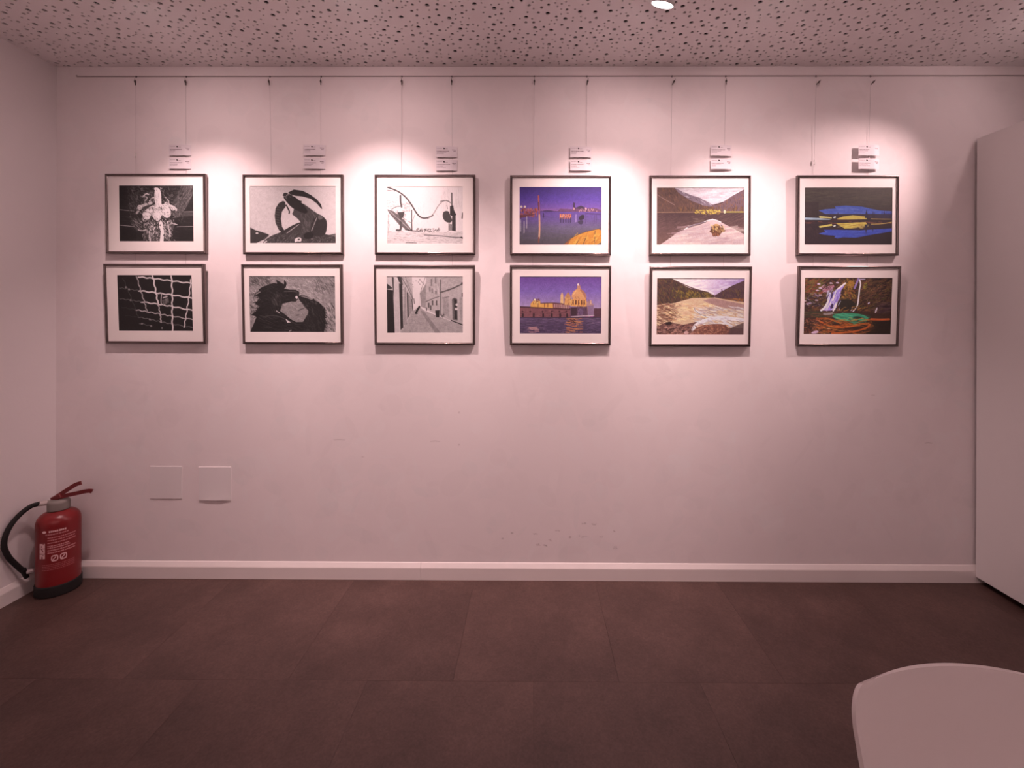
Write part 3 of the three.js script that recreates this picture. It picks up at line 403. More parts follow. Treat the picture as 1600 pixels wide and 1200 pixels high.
    poly(g, [[190, 270], [370, 285], [480, 340], [600, 400], [740, 440], [840, 460], [930, 500], [920, 525], [640, 530], [430, 590], [190, 640]], 'rgb(84,56,50)'); inside(g, [[190, 270], [370, 285], [480, 340], [600, 400], [740, 440], [840, 460], [930, 500], [920, 525], [640, 530], [430, 590], [190, 640]], () => { strokes(g, 300, 205, 290, 640, 590, ['rgba(120,72,46,.7)', 'rgba(56,38,38,.7)', 'rgba(110,92,44,.6)'], 36, 10, 1.2, .5); strokes(g, 180, 390, 440, 900, 525, ['rgba(150,116,50,.8)', 'rgba(86,70,40,.8)'], 30, 12, 1.2, .7); }); line(g, [[370, 285], [520, 355], [680, 420], [850, 460]], 'rgb(90,54,56)', 10); line(g, [[640, 385], [760, 425], [870, 450], [910, 475]], 'rgb(250,232,236)', 12);
    poly(g, [[920, 500], [1000, 450], [1150, 370], [1300, 305], [1310, 580], [1050, 545], [930, 525]], 'rgb(92,60,66)'); strokes(g, 90, 1000, 420, 1285, 520, ['rgba(120,86,56,.7)', 'rgba(66,44,50,.7)'], 34, 9, 1.2, .4); strokes(g, 60, 1030, 530, 1285, 580, ['rgba(176,110,60,.8)', 'rgba(110,66,50,.8)'], 50, 11, .1, .2);
    poly(g, [[640, 530], [930, 522], [1050, 545], [1310, 590], [1310, 990], [190, 990], [190, 620], [430, 590]], 'rgb(222,178,148)'); poly(g, [[780, 560], [900, 530], [1060, 560], [1310, 610], [1310, 690], [1000, 640], [850, 590]], 'rgb(182,134,130)');
    strokes(g, 260, 240, 600, 900, 820, ['rgba(250,208,156,.6)', 'rgba(206,140,100,.55)', 'rgba(255,222,170,.5)', 'rgba(240,186,160,.5)'], 80, 11, 0.1, .35); strokes(g, 120, 205, 600, 420, 960, ['rgba(120,70,56,.55)', 'rgba(90,50,46,.5)'], 90, 14, 0.3, .5); strokes(g, 60, 380, 600, 520, 780, ['rgba(120,80,66,.6)'], 30, 7, .2, .4);
    strokes(g, 200, 700, 640, 1290, 860, ['rgba(226,204,206,.6)', 'rgba(170,136,140,.6)', 'rgba(246,226,226,.5)'], 120, 12, 0.2, .25); line(g, [[670, 660], [700, 690], [760, 740], [860, 765], [990, 770]], 'rgb(242,224,222)', 18); line(g, [[670, 650], [690, 690], [740, 730], [820, 755]], 'rgba(120,84,80,.8)', 7);
    g.fillStyle = 'rgba(100,60,58,.85)'; g.beginPath(); g.moveTo(190, 900); g.lineTo(330, 830); g.lineTo(540, 860); g.lineTo(680, 830); g.lineTo(880, 770); g.lineTo(700, 860); g.lineTo(650, 940); g.lineTo(1100, 900); g.lineTo(1310, 900); g.lineTo(1310, 1000); g.lineTo(190, 1000); g.fill();
    line(g, [[660, 920], [700, 850], [830, 800], [960, 770], [1100, 780], [1280, 800]], 'rgb(238,216,220)', 44); line(g, [[1000, 780], [1080, 850], [1140, 880]], 'rgb(232,210,214)', 30); strokes(g, 80, 690, 780, 1270, 880, ['rgba(255,240,240,.6)', 'rgba(180,146,156,.5)'], 80, 9, 0.1, .4);
    blob(g, [[650, 940], [760, 870], [900, 850], [1050, 850], [1120, 920], [1090, 990], [650, 990]], 'rgb(140,84,72)'); strokes(g, 160, 690, 860, 1100, 980, ['rgba(206,130,100,.7)', 'rgba(96,50,46,.7)', 'rgba(226,160,130,.6)'], 26, 10, .3, .9); strokes(g, 190, 205, 860, 660, 985, ['rgba(170,110,96,.7)', 'rgba(66,36,36,.7)', 'rgba(206,150,136,.6)'], 40, 14, -0.2, .6); blob(g, [[310, 845], [370, 820], [410, 845], [350, 870]], 'rgb(48,28,30)'); blob(g, [[540, 960], [580, 930], [620, 965], [570, 985]], 'rgb(214,160,156)'); poly(g, [[1130, 900], [1300, 830], [1300, 990], [1110, 990]], 'rgba(96,66,70,.8)');
  },
  reflection(g) {
    g.fillStyle = vgrad(g, 262, 660, [[0, 'rgb(76,60,54)'], [.4, 'rgb(72,58,52)'], [1, 'rgb(52,34,36)']]); g.fillRect(285, 245, 1120, 420); strokes(g, 120, 305, 270, 1385, 500, ['rgba(96,80,66,.25)', 'rgba(48,36,36,.3)'], 160, 18, 0, .15); g.fillStyle = 'rgba(46,30,34,.75)'; g.fillRect(285, 440, 190, 220);
    g.fillStyle = 'rgb(48,28,38)'; g.fillRect(285, 660, 1120, 330);
    const sky = [[475, 545], [560, 530], [690, 520], [675, 495], [800, 485], [1000, 495], [1110, 520], [1230, 545], [1390, 555], [1390, 610], [1200, 600], [1000, 605], [760, 590], [560, 590]];
    poly(g, sky, 'rgb(74,98,190)'); inside(g, sky, () => strokes(g, 90, 475, 485, 1390, 605, ['rgba(110,124,200,.5)', 'rgba(50,76,170,.5)', 'rgba(130,130,190,.3)'], 120, 12, 0.08, .1));
    const low = [[475, 835], [560, 810], [540, 785], [700, 785], [1000, 790], [1390, 765], [1390, 805], [1120, 850], [940, 885], [780, 880], [710, 895], [670, 880], [690, 862], [560, 850]];
    poly(g, low, 'rgb(64,84,190)'); inside(g, low, () => strokes(g, 90, 475, 765, 1390, 895, ['rgba(96,110,200,.5)', 'rgba(44,64,170,.5)'], 120, 12, -0.1, .1));
    g.fillStyle = 'rgb(50,32,44)'; g.fillRect(480, 590, 920, 70); poly(g, [[1060, 610], [1390, 590], [1390, 640], [1060, 640]], 'rgb(52,40,70)');
    poly(g, [[480, 612], [640, 630], [640, 645], [490, 640]], 'rgb(232,206,130)'); poly(g, [[700, 650], [780, 620], [900, 605], [1060, 620], [1080, 655], [720, 662]], 'rgb(232,192,96)'); poly(g, [[305, 632], [480, 640], [640, 655], [600, 665], [305, 662]], 'rgb(188,196,214)'); line(g, [[1130, 650], [1385, 655]], 'rgb(206,160,96)', 11);
    line(g, [[305, 675], [700, 672], [1385, 668]], 'rgb(40,18,24)', 20); line(g, [[640, 670], [960, 672]], 'rgb(64,24,22)', 22); strokes(g, 60, 305, 685, 1385, 712, ['rgba(176,96,66,.7)', 'rgba(90,40,40,.8)'], 70, 8, 0, .08);
    poly(g, [[480, 740], [640, 712], [650, 735], [490, 762]], 'rgb(240,206,110)'); poly(g, [[690, 705], [1060, 690], [1080, 715], [900, 765], [800, 770], [760, 745]], 'rgb(240,200,96)'); strokes(g, 40, 700, 695, 1070, 765, ['rgba(255,222,130,.7)', 'rgba(190,140,60,.6)'], 100, 9, -0.12, .08); line(g, [[1130, 715], [1250, 715], [1385, 690]], 'rgb(214,170,90)', 10); blob(g, [[655, 628], [690, 615], [690, 640], [660, 642]], 'rgb(250,238,230)'); blob(g, [[655, 735], [690, 722], [690, 745], [660, 748]], 'rgb(246,232,224)');
    for (const [x, y0, y1, w] of [[1070, 530, 640, 44], [1150, 545, 640, 26], [715, 565, 620, 26], [1170, 560, 640, 16]]) poly(g, [[x, y0], [x + w / 2, y1], [x - w / 2, y1]], 'rgb(34,30,58)'); for (const [x, y0, y1, w] of [[1065, 840, 720, 34], [1150, 820, 720, 24]]) poly(g, [[x, y0], [x + w / 2, y1], [x - w / 2, y1]], 'rgb(34,28,60)'); strokes(g, 30, 1250, 570, 1385, 630, ['rgba(34,34,80,.8)'], 40, 9, 1.5, .1); strokes(g, 60, 305, 480, 400, 620, ['rgba(90,66,66,.4)'], 24, 7, 1.2, .8); strokes(g, 70, 305, 760, 480, 950, ['rgba(90,56,58,.35)'], 60, 7, 1.2, .6);
  },
  waterfall(g) {
    g.fillStyle = 'rgb(70,42,36)'; g.fillRect(270, 260, 1120, 740);
    strokes(g, 520, 280, 285, 1370, 690, ['rgba(44,28,26,.7)', 'rgba(104,70,36,.6)', 'rgba(130,70,50,.45)', 'rgba(84,76,34,.5)'], 60, 20, -0.3, .8);
    strokes(g, 130, 290, 290, 520, 480, ['rgba(140,66,46,.6)', 'rgba(110,92,46,.6)'], 60, 16, -0.5, .5); blob(g, [[490, 440], [540, 400], [640, 365], [660, 385], [640, 430], [540, 465]], 'rgb(166,104,118)'); strokes(g, 60, 500, 370, 650, 460, ['rgba(206,150,176,.6)', 'rgba(80,44,50,.7)'], 40, 9, -0.6, .5); for (const [x, y] of [[690, 345], [610, 350], [460, 360], [480, 410], [445, 440], [480, 495], [440, 560], [300, 570], [320, 610], [360, 600]]) blob(g, [[x - 26, y + 6], [x - 8, y - 14], [x + 22, y - 8], [x + 26, y + 10]], 'rgb(206,170,190)'); strokes(g, 60, 290, 480, 530, 640, ['rgba(150,120,150,.5)', 'rgba(40,26,40,.7)', 'rgba(110,84,60,.5)'], 50, 14, 0.2, .7);
    blob(g, [[800, 340], [880, 300], [900, 400], [840, 460], [760, 440]], 'rgb(150,106,44)'); strokes(g, 120, 740, 300, 920, 540, ['rgba(176,130,50,.6)', 'rgba(70,46,26,.7)', 'rgba(190,110,60,.5)'], 44, 14, 1.0, .6); blob(g, [[1010, 350], [1060, 340], [1070, 420], [1010, 430]], 'rgb(132,112,40)'); strokes(g, 160, 1000, 300, 1365, 540, ['rgba(100,66,44,.6)', 'rgba(40,26,26,.7)', 'rgba(140,90,66,.4)'], 60, 16, -0.5, .5);
    strokes(g, 260, 290, 300, 1360, 660, ['rgba(196,150,110,.4)', 'rgba(150,110,60,.45)', 'rgba(30,18,18,.6)', 'rgba(190,130,120,.35)'], 26, 9, -0.3, .9);
    blob(g, [[740, 540], [900, 560], [940, 660], [860, 690], [720, 680], [700, 600]], 'rgb(44,34,28)'); blob(g, [[1130, 700], [1180, 620], [1320, 560], [1370, 600], [1370, 720], [1220, 740]], 'rgb(72,44,50)'); strokes(g, 60, 1140, 570, 1365, 720, ['rgba(110,72,76,.5)', 'rgba(40,24,28,.6)', 'rgba(120,90,50,.4)'], 110, 14, -0.2, .3);
    blob(g, [[790, 345], [770, 400], [735, 440], [735, 520], [700, 570], [690, 660], [640, 690], [490, 690], [550, 640], [590, 560], [620, 500], [670, 430], [740, 375]], 'rgb(170,136,206)'); line(g, [[790, 350], [720, 400], [670, 450], [640, 560]], 'rgb(240,224,250)', 20); line(g, [[605, 480], [590, 570], [540, 660], [500, 685]], 'rgb(226,206,244)', 26); line(g, [[690, 590], [670, 650], [650, 690]], 'rgb(240,226,250)', 18); strokes(g, 70, 560, 440, 730, 680, ['rgba(110,80,160,.5)', 'rgba(246,236,255,.6)'], 90, 9, 1.9, .2); blob(g, [[615, 620], [650, 590], [650, 660], [610, 670]], 'rgb(70,44,80)'); blob(g, [[620, 480], [650, 470], [630, 530], [608, 560]], 'rgb(80,56,100)');
    line(g, [[950, 290], [985, 340], [965, 420], [962, 500], [950, 610]], 'rgb(236,220,246)', 17); line(g, [[950, 292], [925, 360], [905, 410]], 'rgb(150,116,170)', 24); line(g, [[960, 300], [1030, 300]], 'rgb(190,160,190)', 12); line(g, [[948, 620], [930, 660], [895, 695]], 'rgb(230,210,230)', 15); line(g, [[890, 640], [870, 690]], 'rgb(196,170,190)', 9); blob(g, [[1068, 600], [1095, 575], [1100, 595], [1080, 610]], 'rgb(214,190,220)'); blob(g, [[1160, 715], [1185, 645], [1200, 650], [1180, 720]], 'rgb(226,200,206)'); strokes(g, 40, 700, 640, 1060, 700, ['rgba(170,110,50,.7)', 'rgba(60,36,24,.7)'], 50, 12, -0.4, .4);
    poly(g, [[270, 690], [500, 700], [900, 705], [1370, 730], [1370, 1000], [270, 1000]], 'rgb(70,42,32)'); strokes(g, 60, 280, 700, 640, 770, ['rgba(130,84,60,.6)', 'rgba(60,56,40,.6)'], 120, 12, 0.05, .1); blob(g, [[620, 750], [760, 715], [960, 720], [1100, 770], [1060, 830], [940, 870], [800, 830], [680, 790]], 'rgb(66,140,108)'); strokes(g, 50, 680, 730, 1060, 840, ['rgba(90,170,130,.5)', 'rgba(46,100,80,.5)'], 120, 14, 0.15, .2); blob(g, [[870, 770], [950, 755], [1030, 775], [960, 795]], 'rgb(44,60,48)');
    line(g, [[450, 790], [520, 850], [660, 890], [860, 890], [1000, 850], [1090, 850]], 'rgb(196,96,44)', 24); line(g, [[480, 790], [600, 780], [700, 830], [860, 870]], 'rgb(150,76,40)', 22); strokes(g, 190, 440, 790, 1160, 980, ['rgba(206,106,46,.6)', 'rgba(120,56,30,.6)', 'rgba(226,140,70,.45)', 'rgba(60,30,24,.5)'], 150, 12, 0.1, .35); line(g, [[640, 970], [900, 960], [1080, 900], [1110, 860]], 'rgb(190,92,42)', 20); line(g, [[1120, 795], [1230, 800], [1345, 795]], 'rgb(206,96,50)', 24); poly(g, [[1130, 830], [1370, 810], [1370, 1000], [1000, 1000], [1180, 910]], 'rgba(46,34,26,.85)');
    strokes(g, 140, 275, 790, 520, 985, ['rgba(150,72,50,.7)', 'rgba(50,26,24,.7)', 'rgba(190,120,96,.5)'], 26, 12, .2, .9); blob(g, [[370, 970], [420, 940], [470, 935], [480, 960], [430, 980]], 'rgb(206,160,180)'); blob(g, [[570, 910], [600, 900], [630, 910], [600, 922]], 'rgb(214,150,110)'); line(g, [[540, 730], [600, 730], [640, 720]], 'rgba(180,160,170,.6)', 26);
  },
};
const GAIN = { lagoon: 0.82, basilica: 1.2, stump: 0.95, river: 1.22, reflection: 0.85, waterfall: 1.5 };
const grainA = noiseField(1024, 4), grainB = noiseField(1024, 16), grainC = noiseField(1024, 2);
function printCanvas(name, [x0, y0, x1, y1], colour) {
  const w = Math.round((x1 - x0) * K), h = Math.round((y1 - y0) * K), raw = canvasOf(w, h), r = raw.getContext('2d');
  r.setTransform(K, 0, 0, K, -x0 * K, -y0 * K); ART[name](r);
  const c = canvasOf(w, h), g = c.getContext('2d'); g.drawImage(raw, 0, 0); g.globalAlpha = 0.6; g.filter = 'blur(1.6px)'; g.drawImage(raw, 0, 0); g.filter = 'none'; g.globalAlpha = 1;
  const im = g.getImageData(0, 0, w, h), d = im.data, tint = [1.45, 1.03, 1.03], shift = name.length * 97;
  for (let i = 0; i < d.length; i += 4) {
    const px = (i / 4) % w, py = Math.floor(i / 4 / w), at = ((py + shift) % 1024) * 1024 + ((px + shift) % 1024);
    const grain = 1 + ((grainA[at] - 0.5) * 0.5 + (grainB[at] - 0.5) * 0.35 + (grainC[at] - 0.5) * 0.35) * (colour ? 0.5 : 0.6);   // photographic texture of the print
    for (let k = 0; k < 3; k++) {
      const v0 = linOf(d[i + k]), soft = v0 < 0.45 ? grain : 1 + (grain - 1) * Math.max(0.12, (0.9 - v0) / 0.45);
      const v = colour ? Math.pow(v0 * soft, 1.08) * GAIN[name] / tint[k] : Math.pow(v0 * soft, 1.12) * [0.80, 0.785, 0.785][k];      // print colour without the warm lamp
      d[i + k] = Math.max(0, Math.min(236, srgbOf(v)));
    }
  }
  g.putImageData(im, 0, 0); return c;
}

// ------------------------------------------------------------ framed photographs
const FW = 0.5, FH = 0.396, BAR = 0.0118, FD = 0.019;
function frameBar(len, other) {                            // mitred bar along x, outer edge at y = 0, inner side down
  const prof = [[0, 0], [0, FD - 0.0056], [0.0004, FD - 0.0036], [0.0014, FD - 0.0019], [0.003, FD - 0.0007], [0.005, FD - 0.0001], [0.0072, FD - 0.0001], [0.0092, FD - 0.0008], [0.0108, FD - 0.0021], [BAR, FD - 0.0045], [BAR, 0]];
  const pos = [];
  for (let i = 0; i < prof.length; i++) {
    const [a, d] = prof[i], [b, e] = prof[(i + 1) % prof.length];
    const P = [[-len / 2 + a, -a, d], [len / 2 - a, -a, d], [len / 2 - b, -b, e], [-len / 2 + b, -b, e]];
    for (const k of [0, 2, 1, 0, 3, 2]) pos.push(...P[k]);
  }
  const g = new THREE.BufferGeometry(); g.setAttribute('position', new THREE.Float32BufferAttribute(pos, 3)); g.computeVertexNormals();
  return toCreasedNormals(g, 0.9);
}
const barH = frameBar(FW), barV = frameBar(FH);
function framedPhoto(art, label, cx, bottom, lean, rect, frameTL, colour) {
  const t = thing('framed_photograph', label, 'picture', [cx, bottom, 0.0035], 'framed photographs hanging in two rows');
  t.rotation.x = lean * Math.PI / 180;
  const fr = new THREE.Group(); fr.name = 'frame'; t.add(fr);
  const bars = [[barH, 0, FH, 0], [barH, 0, 0, Math.PI], [barV, FW / 2, FH / 2, -Math.PI / 2], [barV, -FW / 2, FH / 2, Math.PI / 2]];
  for (const [g, x, y, rz] of bars) { const m = part('frame_bar', g, frameMat, fr); m.position.set(x, y, 0); m.rotation.z = rz; }
  const u = 0.0003975, [fx, fy] = frameTL, px0 = -FW / 2 + (rect[0] - fx) * u, px1 = -FW / 2 + (rect[2] - fx) * u, py1 = FH - (rect[1] - fy) * u, py0 = FH - (rect[3] - fy) * u;
  const s = new THREE.Shape([[-FW / 2 + 0.006, 0.006], [FW / 2 - 0.006, 0.006], [FW / 2 - 0.006, FH - 0.006], [-FW / 2 + 0.006, FH - 0.006]].map((p) => new THREE.Vector2(...p)));
  s.holes.push(new THREE.Path([[px0, py0], [px0, py1], [px1, py1], [px1, py0]].map((p) => new THREE.Vector2(...p))));
  part('mat_board', new THREE.ExtrudeGeometry(s, { depth: 0.0016, bevelEnabled: false }).translate(0, 0, 0.0108), matMat, t);
  const c = printCanvas(art, rect, colour), mat = new THREE.MeshStandardMaterial({ map: textureOf(c), roughness: 0.7 });
  const pg = new THREE.BoxGeometry(px1 - px0 + 0.008, py1 - py0 + 0.008, 0.001), uv = pg.attributes.uv, mx = 0.004 / (px1 - px0), my = 0.004 / (py1 - py0);
  for (let i = 0; i < uv.count; i++) uv.setXY(i, uv.getX(i) * (1 + 2 * mx) - mx, uv.getY(i) * (1 + 2 * my) - my);
  part('print', pg.translate((px0 + px1) / 2, (py0 + py1) / 2, 0.0102), mat, t, label.replace(/^black framed /, ''));
  part('backing_board', box(FW - 0.012, FH - 0.012, 0.004, 0, FH / 2, 0.0072), backMat, t);
}
const COLS = [-1.871, -1.1858, -0.5286, 0.1438, 0.8346, 1.5632];
const ROW1 = [
  ['spout', 'black framed black and white photograph of a pale carved water spout', [285, 248, 1220, 945], [120, 103], 0, 1.6234, 0.9],
  ['ibex', 'black framed black and white photograph of an ibex with long curved horns', [240, 243, 1315, 955], [152, 100], 0, 1.6201, 0.8],
  ['sculpture', 'black framed black and white photograph of a curving metal sculpture outdoors', [275, 247, 1222, 960], [120, 100], 0, 1.6197, 0.8],
  ['lagoon', 'black framed colour photograph of a violet lagoon with wooden mooring posts', [255, 250, 1275, 968], [137, 107], 1, 1.617, 0.6],
  ['stump', 'black framed colour photograph of a tree stump in a mountain lake', [212, 258, 1300, 967], [120, 108], 1, 1.6167, 0.4],
  ['reflection', 'black framed colour photograph of blue and yellow slopes mirrored in dark water', [302, 263, 1387, 970], [205, 112], 1, 1.6176, 0.4],
];
const ROW2 = [
  ['fence', 'black framed black and white photograph of a wire mesh fence with a lock', [297, 248, 1232, 945], [135, 108], 0, 1.1752, 2.2],
  ['horses', 'black framed black and white photograph of two dark horses biting each other', [255, 258, 1328, 958], [163, 113], 0, 1.1737, 2.2],
  ['street', 'black framed black and white photograph of a narrow town street', [288, 262, 1235, 965], [130, 120], 0, 1.1714, 2.2],
  ['basilica', 'black framed colour photograph of a domed church beside the water at sunset', [262, 262, 1275, 972], [137, 122], 1, 1.1715, 2.2],
  ['river', 'black framed colour photograph of a stony river between wooded hills', [208, 285, 1290, 985], [118, 137], 1, 1.1668, 2.4],
  ['waterfall', 'black framed colour photograph of a waterfall over a green and orange pool', [288, 282, 1368, 982], [205, 137], 1, 1.1695, 2.4],
];
for (const row of [ROW1, ROW2]) row.forEach(([art, label, rect, tl, colour, bottom, lean], i) => framedPhoto(art, label, COLS[i], bottom, lean, rect, tl, colour));

// ------------------------------------------------------------ hanging wires with their hooks
const hookGeo = (() => {
  const pr = [[0, 0], [0.0022, 0], [0.0028, 0.003], [0.0022, 0.006], [0.0022, 0.010], [0.0040, 0.012], [0.0045, 0.017], [0.0035, 0.022], [0.0014, 0.024], [0.0014, 0.030], [0, 0.030]].map(([a, b]) => new THREE.Vector2(a, b));
  return new THREE.LatheGeometry(pr, 14);
})();
const clipGeo = mergeGeometries([new THREE.TorusGeometry(0.0032, 0.0009, 8, 16).translate(0, 0.006, 0), box(0.005, 0.003, 0.006, 0, 0.0105, -0.002)]);
function tubeBetween(pts, r, seg = 8) { return new THREE.TubeGeometry(new THREE.CatmullRomCurve3(pts.map((p) => new THREE.Vector3(...p)), false, 'catmullrom', 0.05), 20, r, seg, false); }
// [x at the rail, x at the lower frame, hook turn, adjuster height or 0, label]
const SUBJECT = ['water spout', 'ibex', 'sculpture', 'lagoon', 'tree stump', 'blue-and-yellow lake'];
const WIRES = [[-1.980, -1.986, 0.05, 2.118], [-1.7288, -1.733, 0, 0], [-1.308, -1.302, 0.15, 0], [-1.0514, -1.058, 0, 0], [-0.648, -0.651, 0, 0], [-0.3985, -0.396, 0, 0], [0.0132, 0.008, 0, 0], [0.2745, 0.272, -0.2, 0], [0.6976, 0.694, -0.5, 0], [0.9644, 0.957, 0, 0], [1.4113, 1.402, -0.75, 2.083], [1.6803, 1.671, -0.75, 2.108]];
WIRES.forEach(([x0, x1, turn, lock], i) => {
  const col = i >> 1, side = i % 2 ? 'right' : 'left';
  const g = thing('hanging_wire', `thin hanging wire with dark hook, the ${side} of two holding the ${SUBJECT[col]} photograph`, 'wire', [x0, 1.58, 0], 'picture hanging wires');
  const dx = x1 - x0, mid = dx * 0.85;
  part('wire', tubeBetween([[0, 0.906, 0.0105], [dx * 0.4, 0.66, 0.0065], [mid, 0.43, 0.0024], [dx, 0.2, 0.0022], [dx, -0.013, 0.0022]], 0.00055, 6), wireMat, g);
  const hk = part('hook', hookGeo, hookMat, g, 'small dark metal hook'); hk.position.set(0, 0.886, 0.0125); hk.rotation.z = turn; hk.rotation.x = 0.1;
  const cl = part('rail_clip', clipGeo, hookMat, g); cl.position.set(0, 0.921, 0.009);
  if (lock) part('wire_lock', new THREE.CapsuleGeometry(0.0026, 0.018, 4, 10), silverMat, g, 'shiny wire lock').position.set(dx * 0.7, lock - 1.58, 0.0065);
});

// ------------------------------------------------------------ caption cards (two per column; print too small to read)
function cardCanvas(v) {
  const c = canvasOf(256, 128), g = c.getContext('2d');
  g.fillStyle = 'rgb(222,214,218)'; g.fillRect(0, 0, 256, 128);
  const dash = (x, y, w, h, a) => { let p = x; while (p < x + w) { const l = rr(3, 9); g.fillStyle = `rgba(70,48,54,${a * rr(0.7, 1)})`; g.fillRect(p, y, Math.min(l, x + w - p), h); p += l + rr(1, 3); } };
  dash(12, 19, 66, 6, .45); g.fillStyle = 'rgb(40,22,26)'; g.beginPath(); g.ellipse(100, 23, 11, 8, 0.4, 0, 7); g.fill(); dash(118, 26, 26, 6, .5);
  dash(12, 52, v[0], 10, .75); dash(12, 70, v[1], 6, .5); dash(12, 84, v[2], 6, .5);
  dash(196, 36, 44, 8, .95); if (v[3]) dash(212, 52, 24, 9, .75);
  return c;
}
const cardGeo = (() => {
  const g = new THREE.BoxGeometry(0.106, 0.053, 0.0007, 12, 1, 1), p = g.attributes.position, fold = 0.053 - 0.028;
  for (let i = 0; i < p.count; i++) { const x = p.getX(i), d = x - fold; if (d > 0) p.setZ(i, p.getZ(i) - d * 0.24); }
  g.computeVertexNormals(); return g.translate(0.053, -0.0265, 0);
})();
[[-1.8142, 2.169, 0.009], [-1.1383, 2.169, 0.009], [-0.4775, 2.160, 0.009], [0.1923, 2.160, 0.010], [0.8885, 2.166, 0.013], [1.617, 2.166, 0.016]].forEach(([x, y, z], i) => {
  for (const k of [0, 1]) {
    const v = [rr(100, 165), rr(60, 120), rr(50, 140), i !== 5 || k];
    const m = shadows(new THREE.Mesh(cardGeo, new THREE.MeshStandardMaterial({ map: textureOf(cardCanvas(v)), roughness: 0.75 })));
    m.name = numbered('caption_card'); m.position.set(x, y - k * 0.0668, z); m.rotation.z = rr(-0.012, 0.006);
    m.userData = { label: `small white caption card, the ${k ? 'lower' : 'upper'} of two above the ${SUBJECT[i]} photograph`, category: 'label', group: 'caption cards above the photographs' };
    scene.add(m);
  }
});

// ------------------------------------------------------------ blank cover plates on the wall
{
  const plateMat = std([0.79, 0.75, 0.75], 0.6);
  const a = part('blank_wall_plate', new RoundedBoxGeometry(0.160, 0.162, 0.003, 2, 0.0011).translate(0, 0, 0.0017), plateMat, scene);
  a.name = numbered('blank_wall_plate'); a.position.set(-1.8308, 0.4771, 0); a.userData = { label: 'square white blank wall plate nearer the fire extinguisher', category: 'wall plate', group: 'blank wall plates' };
  const g = new RoundedBoxGeometry(0.162, 0.165, 0.003, 3, 0.0011), p = g.attributes.position;
  const b = part('blank_wall_plate', new THREE.BoxGeometry(0.162, 0.165, 0.003, 16, 8, 1), plateMat, scene);
  const q = b.geometry.attributes.position;
  for (let i = 0; i < q.count; i++) { const u = q.getX(i) / 0.081, v = q.getY(i) / 0.0825; q.setZ(i, q.getZ(i) + 0.0017 + (v < 0 ? v * v * (1 - u * u) * 0.003 : 0)); }
  b.geometry.computeVertexNormals();
  b.name = numbered('blank_wall_plate'); b.position.set(-1.5856, 0.4725, 0); b.userData = { label: 'square white blank wall plate bowed at its lower edge, farther from the extinguisher', category: 'wall plate', group: 'blank wall plates' };
}

